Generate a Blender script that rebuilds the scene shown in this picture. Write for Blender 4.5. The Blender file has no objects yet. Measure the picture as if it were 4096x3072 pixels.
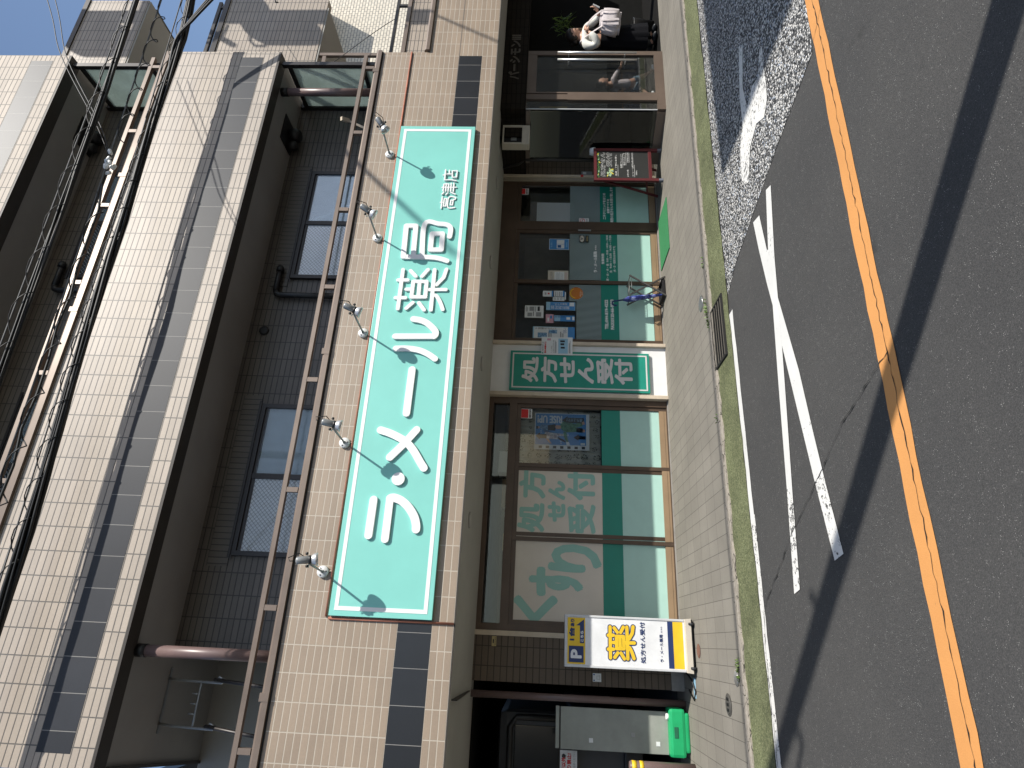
import bpy, bmesh, math, random
from mathutils import Vector, Matrix
random.seed(7)
sc = bpy.context.scene
R = math.radians

# ------------------------------------------------------------------ camera, sky, sun, exposure
cd = bpy.data.cameras.new('camera'); cam = bpy.data.objects.new('camera', cd); sc.collection.objects.link(cam); sc.camera = cam
cd.sensor_fit = 'HORIZONTAL'; cd.sensor_width = 36.0; cd.lens = 2471.47 * 36.0 / 4096.0; cd.clip_start = 0.05; cd.clip_end = 500
rx = Vector((0.92160451, -0.38710135, 0.02824321)); fw = Vector((0.38557424, 0.9214455, 0.04765177)); up = Vector((-0.04447064, -0.03302623, 0.99846464))
# the phone was held upright and the picture is stored on its side: the camera is rolled a quarter turn
X_, Y_, Z_ = -up, rx, -fw
M = Matrix(((X_.x, Y_.x, Z_.x, -8.35522), (X_.y, Y_.y, Z_.y, -6.07251), (X_.z, Y_.z, Z_.z, 1.60763), (0, 0, 0, 1)))
cam.matrix_world = M

SUN = Vector((-0.88, 1.0, -1.30))            # the way the light travels
world = bpy.data.worlds.new('World'); sc.world = world; world.use_nodes = True
wn = world.node_tree.nodes; wl = world.node_tree.links
sky = wn.new('ShaderNodeTexSky'); sky.sky_type = 'NISHITA'; sky.sun_disc = False
toward = -SUN.normalized(); elev = math.asin(toward.z)
sky.sun_elevation = elev; sky.sun_rotation = math.atan2(toward.x, toward.y); sky.air_density = 1.0; sky.dust_density = 1.0; sky.ozone_density = 1.6
wl.new(sky.outputs[0], wn['Background'].inputs[0]); wn['Background'].inputs[1].default_value = 0.115
ld = bpy.data.lights.new('sun', 'SUN'); ld.energy = 4.5; ld.angle = R(0.53); ld.color = (1.0, 0.955, 0.88)
lo = bpy.data.objects.new('sun', ld); sc.collection.objects.link(lo); lo.rotation_euler = SUN.to_track_quat('-Z', 'Y').to_euler(); lo.location = (0, -20, 30)
sc.view_settings.view_transform = 'Standard'; sc.view_settings.look = 'None'; sc.view_settings.exposure = 0.45; sc.view_settings.gamma = 1.0
sc.render.resolution_x = 1024; sc.render.resolution_y = 768
sc.cycles.max_bounces = 6; sc.cycles.transparent_max_bounces = 12; sc.cycles.use_denoising = True

# ------------------------------------------------------------------ helpers: objects
# the upper facade is in metres (from its 300 mm tiles); the street level was measured from image pixels with an assumed eye height of 1.61 m and is
# scaled up about the camera, unchanged in the image, to an eye height of 1.69 m that suits several sun shadows better
UPPER = (1.0, Vector((0, 0, 0))); STREET = (1.05, Vector((.418, .304, -.0804))); CAM_SCALE = UPPER
def cam_scaled(p): return Vector(p) * CAM_SCALE[0] + CAM_SCALE[1]
def link(o): sc.collection.objects.link(o); return o
def tag(o, label=None, cat=None, group=None, kind=None):
    if label: o['label'] = label
    if cat: o['category'] = cat
    if group: o['group'] = group
    if kind: o['kind'] = kind
    return o
def empty(name, loc, label=None, cat=None, group=None):
    o = bpy.data.objects.new(name, None); o.location = cam_scaled(loc); o.empty_display_size = 0.1; link(o)
    return tag(o, label, cat, group)
def copy_tree(o, parent=None):
    c = o.copy(); sc.collection.objects.link(c)
    if parent is not None: c.parent = parent
    for ch in list(o.children): copy_tree(ch, c)
    return c
def world_loc(p):
    v = Vector((0, 0, 0))
    while p is not None: v += p.location; p = p.parent
    return v

class MB:
    """collects shapes in world coordinates and links them as ONE mesh object"""
    def __init__(s): s.v = []; s.f = []; s.m = []; s.sm = []; s.mi = 0; s.smooth = False
    def face(s, idx): s.f.append(idx); s.m.append(s.mi); s.sm.append(s.smooth)
    def add(s, vs, fs):
        n = len(s.v); s.v += [tuple(p) for p in vs]
        for f in fs: s.face([i + n for i in f])
        return s
    def box(s, x0, x1, y0, y1, z0, z1, b=0.0):
        if x0 > x1: x0, x1 = x1, x0
        if y0 > y1: y0, y1 = y1, y0
        if z0 > z1: z0, z1 = z1, z0
        if b <= 0:
            vs = [(x, y, z) for x in (x0, x1) for y in (y0, y1) for z in (z0, z1)]
            return s.add(vs, [(0, 1, 3, 2), (4, 6, 7, 5), (0, 4, 5, 1), (2, 3, 7, 6), (0, 2, 6, 4), (1, 5, 7, 3)])
        bm = bmesh.new(); bmesh.ops.create_cube(bm, size=1)
        for v in bm.verts: v.co = Vector(((x0 + x1) / 2 + v.co.x * (x1 - x0), (y0 + y1) / 2 + v.co.y * (y1 - y0), (z0 + z1) / 2 + v.co.z * (z1 - z0)))
        bmesh.ops.bevel(bm, geom=bm.edges[:], offset=b, segments=2, affect='EDGES', profile=0.6)
        s.bm(bm); return s
    def bm(s, bm, mat=None):
        bm.verts.index_update(); s.add([(mat @ v.co if mat else v.co) for v in bm.verts], [[v.index for v in f.verts] for f in bm.faces]); bm.free(); return s
    def bar(s, a, b, w, h=None, upv=(0, 0, 1)):
        a = Vector(a); b = Vector(b); h = h or w; d = (b - a).normalized(); u = Vector(upv)
        if abs(d.dot(u)) > .98: u = Vector((0, 1, 0))
        r = d.cross(u).normalized(); u = r.cross(d).normalized()
        vs = [p + r * (sx * w / 2) + u * (sz * h / 2) for p in (a, b) for sx, sz in ((-1, -1), (1, -1), (1, 1), (-1, 1))]
        return s.add(vs, [(0, 1, 2, 3), (7, 6, 5, 4), (0, 4, 5, 1), (1, 5, 6, 2), (2, 6, 7, 3), (3, 7, 4, 0)])
    def tube(s, pts, r, n=8, caps=True, closed=False):
        pts = [Vector(p) for p in pts]; rs = r if isinstance(r, (list, tuple)) else [r] * len(pts)
        base = len(s.v); prev = None; N = len(pts)
        for i, p in enumerate(pts):
            if closed: d = pts[(i + 1) % N] - pts[i - 1]
            else: d = (pts[min(i + 1, N - 1)] - pts[max(i - 1, 0)])
            d.normalize()
            if prev is None:
                u = Vector((0, 0, 1)) if abs(d.z) < .9 else Vector((1, 0, 0)); u = (u - d * u.dot(d)).normalized()
            else: u = (prev - d * prev.dot(d)).normalized()
            prev = u; w = d.cross(u)
            for k in range(n):
                a = 2 * math.pi * k / n; s.v.append(tuple(p + (u * math.cos(a) + w * math.sin(a)) * rs[i]))
        osm = s.smooth; s.smooth = True
        for i in range(N if closed else N - 1):
            j = (i + 1) % N
            for k in range(n): s.face([base + i * n + k, base + i * n + (k + 1) % n, base + j * n + (k + 1) % n, base + j * n + k])
        s.smooth = osm
        if caps and not closed:
            s.face([base + k for k in range(n)][::-1]); s.face([base + (N - 1) * n + k for k in range(n)])
        return s
    def lathe(s, c, prof, axis=(0, 0, 1), n=16, smooth=True):
        """prof: (radius, distance along axis)"""
        d = Vector(axis).normalized(); u = Vector((1, 0, 0)) if abs(d.x) < .9 else Vector((0, 1, 0)); u = (u - d * u.dot(d)).normalized(); w = d.cross(u)
        base = len(s.v); c = Vector(c); osm = s.smooth; s.smooth = smooth
        for r, t in prof:
            for k in range(n):
                a = 2 * math.pi * k / n; s.v.append(tuple(c + d * t + (u * math.cos(a) + w * math.sin(a)) * max(r, 1e-4)))
        for i in range(len(prof) - 1):
            for k in range(n): s.face([base + i * n + k, base + i * n + (k + 1) % n, base + (i + 1) * n + (k + 1) % n, base + (i + 1) * n + k])
        s.smooth = False
        s.face([base + k for k in range(n)][::-1]); s.face([base + (len(prof) - 1) * n + k for k in range(n)])
        s.smooth = osm; return s
    def prism(s, out, y0, y1):
        """outline in x,z given depth along y"""
        n = len(out); b = len(s.v)
        s.v += [(x, y0, z) for x, z in out] + [(x, y1, z) for x, z in out]
        s.face([b + i for i in range(n)]); s.face([b + n + i for i in range(n)][::-1])
        for i in range(n): s.face([b + (i + 1) % n, b + i, b + n + i, b + n + (i + 1) % n])
        return s
    def flat(s, out, z, th=0.0):
        """outline in x,y laid on the ground"""
        n = len(out); b = len(s.v)
        s.v += [(x, y, z) for x, y in out]; s.face(list(range(b, b + n)))
        if th:
            s.v += [(x, y, z - th) for x, y in out]; s.face([b + n + i for i in range(n)][::-1])
            for i in range(n): s.face([b + i, b + (i + 1) % n, b + n + (i + 1) % n, b + n + i])
        return s
    def capsule(s, a, b, r, y0, y1, n=7, bev=0.0):
        """a round-ended stroke in the x,z plane between two points, from face y0 back to y1"""
        ax, az = a; bx, bz = b; t = math.atan2(bz - az, bx - ax); out = []
        for k in range(n + 1): q = t + math.pi / 2 + math.pi * k / n; out.append((ax, az, q))
        for k in range(n + 1): q = t - math.pi / 2 + math.pi * k / n; out.append((bx, bz, q))
        m = len(out); base = len(s.v); rings = [(r - bev, y0), (r, y0 + bev), (r, y1)] if bev else [(r, y0), (r, y1)]
        for rr, yy in rings: s.v += [(x + math.cos(q) * rr, yy, z + math.sin(q) * rr) for x, z, q in out]
        s.face([base + i for i in range(m)])
        for j in range(len(rings) - 1):
            for i in range(m): s.face([base + j * m + (i + 1) % m, base + j * m + i, base + (j + 1) * m + i, base + (j + 1) * m + (i + 1) % m])
        return s
    def stroke(s, pts, r, y0, y1, eps=0.0001, bev=0.0):
        """a round-ended flat stroke: smooth ones as one outline, angular ones as overlapping capsules, each a hair deeper"""
        if len(pts) > 3 and pts[0] != pts[-1]:
            P = [Vector(q) for q in spline(pts, 6)]; T = []
            for i in range(len(P)): T.append((P[min(i + 1, len(P) - 1)] - P[max(i - 1, 0)]).normalized())
            out = [P[i] + Vector((-T[i].y, T[i].x)) * r for i in range(len(P))]
            a = math.atan2(T[-1].y, T[-1].x); out += [P[-1] + Vector((math.cos(a + math.pi / 2 - math.pi * k / 8), math.sin(a + math.pi / 2 - math.pi * k / 8))) * r for k in range(1, 8)]
            out += [P[i] + Vector((T[i].y, -T[i].x)) * r for i in range(len(P) - 1, -1, -1)]
            a = math.atan2(T[0].y, T[0].x); out += [P[0] + Vector((math.cos(a - math.pi / 2 - math.pi * k / 8), math.sin(a - math.pi / 2 - math.pi * k / 8))) * r for k in range(1, 8)]
            n = len(P); N = len(out); b = len(s.v); s.v += [(q.x, y0, q.y) for q in out] + [(q.x, y1, q.y) for q in out]
            R_ = [b + n + 7 + (n - 1 - i) for i in range(n)]
            for i in range(n - 1): s.face([b + i, b + i + 1, R_[i + 1], R_[i]])
            s.face([b + n - 1 + k for k in range(9)]); s.face([b + n + 7 + n - 1 + k for k in range(8)] + [b])
            for i in range(N): s.face([b + (i + 1) % N, b + i, b + N + i, b + N + (i + 1) % N])
            return s
        for i in range(len(pts) - 1): s.capsule(pts[i], pts[i + 1], r, y0 - i * eps, y1, bev=bev)
        return s
    def build(s, name, mats, parent=None, recalc=True):
        me = bpy.data.meshes.new(name); off = world_loc(parent) if parent is not None else Vector((0, 0, 0))
        me.from_pydata([tuple(cam_scaled(q) - off) for q in s.v], [], s.f)
        for m in (mats if isinstance(mats, (list, tuple)) else [mats]): me.materials.append(m)
        me.polygons.foreach_set('material_index', s.m); me.polygons.foreach_set('use_smooth', s.sm)
        if recalc:
            bm = bmesh.new(); bm.from_mesh(me); bmesh.ops.recalc_face_normals(bm, faces=bm.faces[:]); bm.to_mesh(me); bm.free()
        me.update(); o = bpy.data.objects.new(name, me); link(o)
        if parent is not None: o.parent = parent
        return o

def spline(pts, n=5):
    out = []
    P = [Vector(p) for p in pts]
    for i in range(len(P) - 1):
        p0 = P[max(i - 1, 0)]; p1 = P[i]; p2 = P[i + 1]; p3 = P[min(i + 2, len(P) - 1)]
        for k in range(n):
            t = k / n; out.append(0.5 * ((2 * p1) + (p2 - p0) * t + (2 * p0 - 5 * p1 + 4 * p2 - p3) * t * t + (3 * p1 - p0 - 3 * p2 + p3) * t ** 3))
    out.append(P[-1]); return [tuple(p) for p in out]

# ------------------------------------------------------------------ helpers: lettering (the built-in font)
_txt = {}
def glyphs(body):
    if body not in _txt:
        c = bpy.data.curves.new('lettering', 'FONT'); c.body = body; c.size = 1; c.resolution_u = 3; c.space_line = 1.1
        o = bpy.data.objects.new('lettering', c); sc.collection.objects.link(o)
        bpy.context.view_layer.update(); dg = bpy.context.evaluated_depsgraph_get()
        me = bpy.data.meshes.new_from_object(o.evaluated_get(dg))
        vs = [(v.co.x, v.co.y) for v in me.vertices]; fs = [list(p.vertices) for p in me.polygons]
        bpy.data.objects.remove(o); bpy.data.curves.remove(c); bpy.data.meshes.remove(me)
        xs = [v[0] for v in vs]; ys = [v[1] for v in vs]
        _txt[body] = (vs, fs, min(xs), max(xs), min(ys), max(ys))
    return _txt[body]
def text(mb, body, x0, x1, z0, z1, y, bold=0.0, rot=0, keep=False):
    """fit the words into the rectangle x0..x1, z0..z1 on a plane facing -y; bold thickens them; rot=1 turns them a quarter turn anticlockwise"""
    vs, fs, a, b, c, d = glyphs(body)
    offs = [(0, 0)] + ([(bold * math.cos(2 * math.pi * k / 8), bold * math.sin(2 * math.pi * k / 8)) for k in range(8)] if bold else [])
    x0 += bold; x1 -= bold; z0 += bold; z1 -= bold
    for j, (ox, oz) in enumerate(offs):
        P = []
        for x, z in vs:
            u = (x - a) / (b - a); w = (z - c) / (d - c)
            if rot == 1: px, pz = x1 - w * (x1 - x0), z0 + u * (z1 - z0)
            else: px, pz = x0 + u * (x1 - x0), z0 + w * (z1 - z0)
            P.append((px + ox, y - j * 0.00012, pz + oz))
        mb.add(P, fs)
    return mb

# ------------------------------------------------------------------ helpers: materials
def new_mat(name):
    m = bpy.data.materials.new(name); m.use_nodes = True; nt = m.node_tree; return m, nt.nodes, nt.links, nt.nodes['Principled BSDF']
def pos(N): return N.new('ShaderNodeNewGeometry').outputs['Position']
def noise(N, L, vec, scale, detail=4, rough=.6, dim=None):
    t = N.new('ShaderNodeTexNoise'); t.inputs['Scale'].default_value = scale; t.inputs['Detail'].default_value = detail; t.inputs['Roughness'].default_value = rough
    L.new(vec, t.inputs['Vector']); return t.outputs['Fac']
def ramp(N, L, fac, stops):
    r = N.new('ShaderNodeValToRGB'); e = r.color_ramp.elements
    while len(e) < len(stops): e.new(0.5)
    for i, (p, c) in enumerate(stops): e[i].position = p; e[i].color = (*c, 1) if len(c) == 3 else c
    L.new(fac, r.inputs[0]); return r.outputs[0]
def mixc(N, L, fac, a, b, mode='MIX'):
    m = N.new('ShaderNodeMix'); m.data_type = 'RGBA'; m.blend_type = mode
    for sock, v in ((m.inputs[0], fac), (m.inputs[6], a), (m.inputs[7], b)):
        if isinstance(v, (int, float)): sock.default_value = v
        elif isinstance(v, tuple): sock.default_value = (*v, 1) if len(v) == 3 else v
        else: L.new(v, sock)
    return m.outputs[2]
def math_(N, L, op, a, b=None, c=None):
    m = N.new('ShaderNodeMath'); m.operation = op
    for i, v in enumerate((a, b, c)):
        if v is None: continue
        if isinstance(v, (int, float)): m.inputs[i].default_value = v
        else: L.new(v, m.inputs[i])
    return m.outputs[0]
def bump(N, L, B, h, strength=.3, dist=.01):
    b = N.new('ShaderNodeBump'); b.inputs['Strength'].default_value = strength; b.inputs['Distance'].default_value = dist
    L.new(h, b.inputs['Height']); L.new(b.outputs[0], B.inputs['Normal'])
def plain(name, col, rough=.5, metal=0.0, var=.12, scale=6.0, spec=.5, bmp=0.0, bscale=200.0):
    m, N, L, B = new_mat(name)
    B.inputs['Roughness'].default_value = rough; B.inputs['Metallic'].default_value = metal; B.inputs['Specular IOR Level'].default_value = spec
    p = pos(N); f = noise(N, L, p, scale, 5)
    lo_ = tuple(c * (1 - var) for c in col); hi = tuple(min(1, c * (1 + var)) for c in col)
    L.new(ramp(N, L, f, [(.3, lo_), (.7, hi)]), B.inputs['Base Color'])
    if bmp: bump(N, L, B, noise(N, L, p, bscale, 2), bmp, .002)
    return m
def tile_mat(name, col, mortar, w=.235, h=.067, x0=0.0, z0=0.0, joint=.007, rough=.45, spec=.5, var=.08, axis='xz', offset=0.0, dirt=.15, bstr=.8):
    m, N, L, B = new_mat(name)
    sx = N.new('ShaderNodeSeparateXYZ'); L.new(pos(N), sx.inputs[0])
    if axis == 'xz': u = math_(N, L, 'ADD', sx.outputs[0], sx.outputs[1]); v = sx.outputs[2]
    else: u = sx.outputs[0]; v = sx.outputs[1]
    cb = N.new('ShaderNodeCombineXYZ'); L.new(math_(N, L, 'SUBTRACT', u, x0), cb.inputs[0]); L.new(math_(N, L, 'SUBTRACT', v, z0), cb.inputs[1])
    br = N.new('ShaderNodeTexBrick'); br.offset = offset; br.squash = 1.0
    L.new(cb.outputs[0], br.inputs['Vector']); br.inputs['Scale'].default_value = 1; br.inputs['Brick Width'].default_value = w; br.inputs['Row Height'].default_value = h
    br.inputs['Mortar Size'].default_value = joint / 2; br.inputs['Mortar Smooth'].default_value = .15; br.inputs['Bias'].default_value = 0
    br.inputs['Color1'].default_value = (*[c * (1 - var) for c in col], 1); br.inputs['Color2'].default_value = (*[c * (1 + var) for c in col], 1); br.inputs['Mortar'].default_value = (*mortar, 1)
    p = pos(N); big = noise(N, L, p, 1.1, 5, .65); fine = noise(N, L, p, 60, 3)
    c = mixc(N, L, 1.0, br.outputs['Color'], ramp(N, L, big, [(.3, (1 - dirt,) * 3), (.75, (1, 1, 1))]), 'MULTIPLY')
    c = mixc(N, L, 1.0, c, ramp(N, L, fine, [(.25, (.93,) * 3), (.7, (1.03,) * 3)]), 'MULTIPLY')
    L.new(c, B.inputs['Base Color']); B.inputs['Roughness'].default_value = rough; B.inputs['Specular IOR Level'].default_value = spec
    hgt = math_(N, L, 'ADD', math_(N, L, 'MULTIPLY', math_(N, L, 'SUBTRACT', 1.0, br.outputs['Fac']), 1.0), math_(N, L, 'MULTIPLY', fine, .06))
    bump(N, L, B, hgt, bstr, .006)
    return m
def glass_mat(name, tint=(.75, .8, .8), refl=1.0, rough=.02, wire=None):
    m, N, L, B = new_mat(name); N.remove(B); out = N['Material Output']
    tr = N.new('ShaderNodeBsdfTransparent'); tr.inputs[0].default_value = (*tint, 1)
    gl = N.new('ShaderNodeBsdfGlossy'); gl.inputs['Roughness'].default_value = rough
    fr = N.new('ShaderNodeFresnel'); fr.inputs[0].default_value = 1.5
    mx = N.new('ShaderNodeMixShader'); L.new(math_(N, L, 'MULTIPLY', fr.outputs[0], refl), mx.inputs[0]); L.new(tr.outputs[0], mx.inputs[1]); L.new(gl.outputs[0], mx.inputs[2])
    res = mx.outputs[0]
    if wire:
        pitch, frac, colr = wire; sx = N.new('ShaderNodeSeparateXYZ'); L.new(pos(N), sx.inputs[0])
        def lines(sgn):
            a = math_(N, L, 'ADD', sx.outputs[0], sx.outputs[1]); t = math_(N, L, 'MULTIPLY_ADD', sx.outputs[2], sgn, a)
            return math_(N, L, 'LESS_THAN', math_(N, L, 'FRACT', math_(N, L, 'DIVIDE', t, pitch)), frac)
        k = lines(1.0) if len(wire) == 3 and frac > .15 else math_(N, L, 'MAXIMUM', lines(1.0), lines(-1.0))
        df = N.new('ShaderNodeBsdfDiffuse'); df.inputs[0].default_value = (*colr, 1)
        m2 = N.new('ShaderNodeMixShader'); L.new(k, m2.inputs[0]); L.new(res, m2.inputs[1]); L.new(df.outputs[0], m2.inputs[2]); res = m2.outputs[0]
    L.new(res, out.inputs[0]); return m

MAT = {}
MAT['tile'] = tile_mat('glazed_tile', (.335, .262, .195), (.52, .46, .375), x0=0.0, z0=2.35, joint=.0105)
MAT['tile_up'] = tile_mat('glazed_tile_above_band', (.335, .262, .195), (.52, .46, .375), x0=0.0, z0=2.866, joint=.0105)
MAT['tile3'] = tile_mat('glazed_tile_third_floor', (.45, .385, .32), (.14, .13, .115), x0=-.91, z0=5.40, rough=.5, spec=.45, joint=.0115)
MAT['tile3u'] = tile_mat('glazed_tile_third_floor_upper', (.45, .385, .32), (.14, .13, .115), x0=-.91, z0=5.925, rough=.5, spec=.45, joint=.0115)
MAT['tile4'] = tile_mat('glazed_tile_fourth_floor', (.45, .385, .32), (.14, .13, .115), x0=-.95, z0=8.42, rough=.6, spec=.3, joint=.0115)
MAT['tilew'] = tile_mat('glazed_tile_wing', (.37, .31, .25), (.10, .09, .08), x0=.2, z0=5.5, rough=.5, joint=.0115)
MAT['tileb'] = tile_mat('shaded_balcony_wall_tile', (.135, .118, .102), (.05, .046, .042), x0=-.1, z0=3.6, rough=.5, dirt=.25, joint=.0115)  # facade tile darkened; the shade of the recess is in its colour
MAT['tilee'] = tile_mat('brown_entrance_tile', (.13, .10, .075), (.05, .042, .033), x0=-8.26, z0=.07, rough=.6, spec=.3, joint=.010, h=.0735, w=.208)
MAT['tilel'] = tile_mat('shade_darkened_lobby_tile', (.026, .021, .017), (.009, .008, .007), x0=-8.25, z0=.14, rough=.8, spec=.08, joint=.010, h=.07, w=.2)  # brown tile darkened to carry the deep shade under the soffit
MAT['dark'] = tile_mat('black_stone_tile', (.022, .024, .028), (.30, .29, .27), w=.3, h=5.0, x0=-1.114, z0=0, joint=.006, rough=.32, var=.15, dirt=.3, bstr=.3)
MAT['dark3'] = tile_mat('blue_black_stone_tile', (.026, .029, .036), (.30, .29, .27), w=.3, h=5.0, x0=-4.4535, z0=2.0, joint=.006, rough=.52, spec=.4, var=.15, dirt=.3, bstr=.3)
MAT['white_tile'] = tile_mat('small_white_tile', (.70, .64, .53), (.16, .15, .14), w=.15, h=.072, x0=0, z0=0, joint=.013, rough=.35, offset=.5, dirt=.1)
MAT['pave'] = tile_mat('grey_paving_slab', (.25, .233, .20), (.115, .107, .092), w=.135, h=.30, x0=-9.0, z0=-.75, joint=.006, rough=.85, spec=.2, var=.05, axis='xy', dirt=.25, bstr=.25)
MAT['soffit'] = plain('painted_soffit', (.33, .32, .295), .8, var=.08, scale=1.2)
MAT['lip'] = plain('dark_lip', (.045, .038, .032), .6)
MAT['alu'] = plain('bronze_aluminium', (.185, .142, .112), .38, .25, var=.14, scale=2.5)
MAT['alu_lobby'] = plain('shaded_lobby_aluminium', (.135, .10, .078), .42, .2, var=.14, scale=2.5)  # darker copy of the bronze; doorway shade is put into the colour
MAT['alu_dark'] = plain('dark_bronze_aluminium', (.030, .026, .024), .4, .3)
MAT['frame'] = plain('brown_window_frame', (.085, .056, .038), .42, .2, var=.2, scale=3)
MAT['sash_rail'] = plain('light_brown_sash_rail', (.29, .20, .12), .45, .1, var=.12, scale=2)
MAT['beige'] = plain('beige_trim', (.52, .44, .34), .6)
MAT['white_panel'] = plain('white_panel', (.74, .74, .73), .5, var=.04)
MAT['white'] = plain('white_paint', (.80, .80, .79), .45, var=.03)
MAT['teal'] = plain('turquoise_sign_face', (.215, .575, .505), .38, var=.05, scale=1.5)
MAT['green'] = plain('deep_green_sign_face', (.012, .25, .18), .4, var=.05)
MAT['film_teal'] = plain('dark_teal_film', (.006, .21, .155), .35, var=.04)
MAT['film_mint'] = plain('mint_film', (.39, .60, .53), .3, var=.03)
MAT['film_beige'] = plain('beige_film', (.60, .54, .46), .35, var=.05, scale=3)
MAT['letter_teal'] = plain('teal_letter_film', (.24, .45, .38), .35, var=.04)
MAT['letter_grey'] = plain('pale_letter', (.62, .60, .58), .5, var=.03)
MAT['lamp_grey'] = plain('grey_painted_metal', (.30, .31, .31), .35, .4)
MAT['lamp_white'] = plain('white_painted_metal', (.72, .72, .70), .35, .1)
MAT['shade'] = plain('silver_lamp_shade', (.66, .66, .65), .28, .6)
MAT['black'] = plain('black_plastic', (.012, .012, .013), .45)
MAT['cable'] = plain('black_cable', (.010, .011, .012), .5, spec=.4)
MAT['steel_rope'] = plain('galvanised_rope', (.13, .13, .13), .8, 0)
MAT['pipe'] = plain('brown_drainpipe', (.155, .105, .098), .38, .0)
MAT['conduit'] = plain('red_brown_conduit', (.36, .14, .09), .5, var=.25, scale=5)
MAT['interior'] = plain('interior_plaster', (.20, .195, .165), .8, spec=.1)
MAT['interior_dark'] = plain('shade_black_interior', (.010, .010, .0095), .9, spec=.05)  # near-black colour stands in for the shade of unlit rooms
MAT['floor_dark'] = plain('shade_black_floor', (.014, .0135, .013), .9, spec=.05)  # floor colour blackened to carry the indoor shade
MAT['concrete'] = plain('concrete', (.26, .25, .23), .85, var=.2, scale=8, bmp=.2)
MAT['concrete_pole'] = plain('pole_concrete', (.30, .29, .27), .85)
MAT['glass'] = glass_mat('shop_glass', (.93, .95, .95))
MAT['glass_up'] = glass_mat('window_glass', (.8, .84, .86), .7)
MAT['glass_wire'] = glass_mat('hatched_glass', (.90, .92, .92), .3, .02, (.024, .16, (.03, .03, .028)))
MAT['glass_vest'] = glass_mat('vestibule_glass', (.6, .65, .62), .8)
MAT['glass_mesh'] = glass_mat('wired_glass', (.98, .99, .99), 1.0, .02, (.05, .07, (.30, .32, .34)))
MAT['frosted'] = None
ST=[([(-7.12,3.226),(-7.465,3.231)],0.037),([(-7.495,3.066),(-7.101,3.064)],0.036),([(-7.101,3.064),(-7.094,3.047),(-7.095,3.013),(-7.121,2.947),(-7.181,2.873),(-7.267,2.81),(-7.344,2.782),(-7.389,2.777)],0.0385),([(-6.399,3.249),(-6.434,3.135),(-6.5,2.998),(-6.587,2.9),(-6.722,2.806),(-6.782,2.762)],0.037),([(-6.383,2.875),(-6.542,2.993),(-6.685,3.118)],0.037),([(-5.709,2.995),(-6.207,3.001)],0.037),([(-5.464,3.202),(-5.46,3.069),(-5.477,2.946),(-5.52,2.845),(-5.575,2.762)],0.0315),([(-5.315,3.226),(-5.303,2.799)],0.0315),([(-5.303,2.799),(-5.277,2.783),(-5.23,2.796),(-5.149,2.881),(-5.11,2.959),(-5.095,3.047)],0.0335),([(-4.454,3.235),(-4.97,3.236)],0.021),([(-4.596,3.277),(-4.593,3.167)],0.021),([(-4.829,3.28),(-4.826,3.167)],0.021),([(-4.715,3.17),(-4.713,3.12)],0.0205),([(-4.608,3.1),(-4.607,2.947),(-4.81,2.942),(-4.814,3.1),(-4.608,3.1)],0.021),([(-4.609,3.027),(-4.812,3.021)],0.021),([(-4.467,3.147),(-4.539,3.079)],0.021),([(-4.447,2.947),(-4.538,3.007)],0.021),([(-4.885,3.076),(-4.96,3.143)],0.0205),([(-4.886,3.007),(-4.976,2.939)],0.0205),([(-4.445,2.87),(-4.974,2.864)],0.0215),([(-4.712,2.93),(-4.706,2.717)],0.0205),([(-4.782,2.842),(-4.795,2.816),(-4.866,2.772),(-4.964,2.732)],0.0205),([(-4.435,2.734),(-4.546,2.756),(-4.644,2.83)],0.021),([(-3.841,3.265),(-4.278,3.253)],0.029),([(-3.841,3.265),(-3.839,3.151)],0.029),([(-3.839,3.151),(-4.276,3.139)],0.0285),([(-4.278,3.253),(-4.276,3.042),(-4.282,2.894),(-4.301,2.804),(-4.324,2.739)],0.028),([(-4.263,3.036),(-3.81,3.047),(-3.805,2.878),(-3.815,2.787),(-3.848,2.743),(-3.902,2.731),(-3.987,2.738)],0.028),([(-3.947,2.947),(-3.944,2.824),(-4.171,2.817),(-4.173,2.947),(-3.947,2.947)],0.0285),([(-2.989,2.868),(-3.148,2.867)],0.0085),([(-3.072,2.89),(-3.072,2.869)],0.008),([(-3.148,2.867),(-3.142,2.792),(-3.157,2.725)],0.008),([(-3.055,2.848),(-3.054,2.782)],0.0085),([(-2.994,2.82),(-3.054,2.818)],0.008),([(-3.002,2.783),(-3.001,2.723),(-3.102,2.724),(-3.103,2.776),(-3.002,2.783)],0.008),([(-3.335,2.863),(-3.363,2.881)],0.0085),([(-3.342,2.812),(-3.37,2.832)],0.008),([(-3.335,2.774),(-3.36,2.719)],0.008),([(-3.208,2.869),(-3.312,2.873)],0.008),([(-3.208,2.869),(-3.207,2.812)],0.008),([(-3.198,2.841),(-3.317,2.842)],0.008),([(-3.205,2.811),(-3.316,2.812)],0.008),([(-3.193,2.782),(-3.316,2.78)],0.008),([(-3.19,2.749),(-3.318,2.747)],0.0085),([(-3.256,2.891),(-3.254,2.716)],0.008),([(-3.484,2.89),(-3.484,2.865)],0.008),([(-3.402,2.875),(-3.571,2.874)],0.008),([(-3.426,2.848),(-3.425,2.821),(-3.539,2.821),(-3.54,2.849),(-3.426,2.848)],0.008),([(-3.557,2.712),(-3.556,2.795),(-3.407,2.794),(-3.405,2.718),(-3.435,2.718),(-3.437,2.736)],0.0075),([(-3.45,2.766),(-3.45,2.738),(-3.518,2.741),(-3.519,2.768),(-3.45,2.766)],0.008)]

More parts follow.
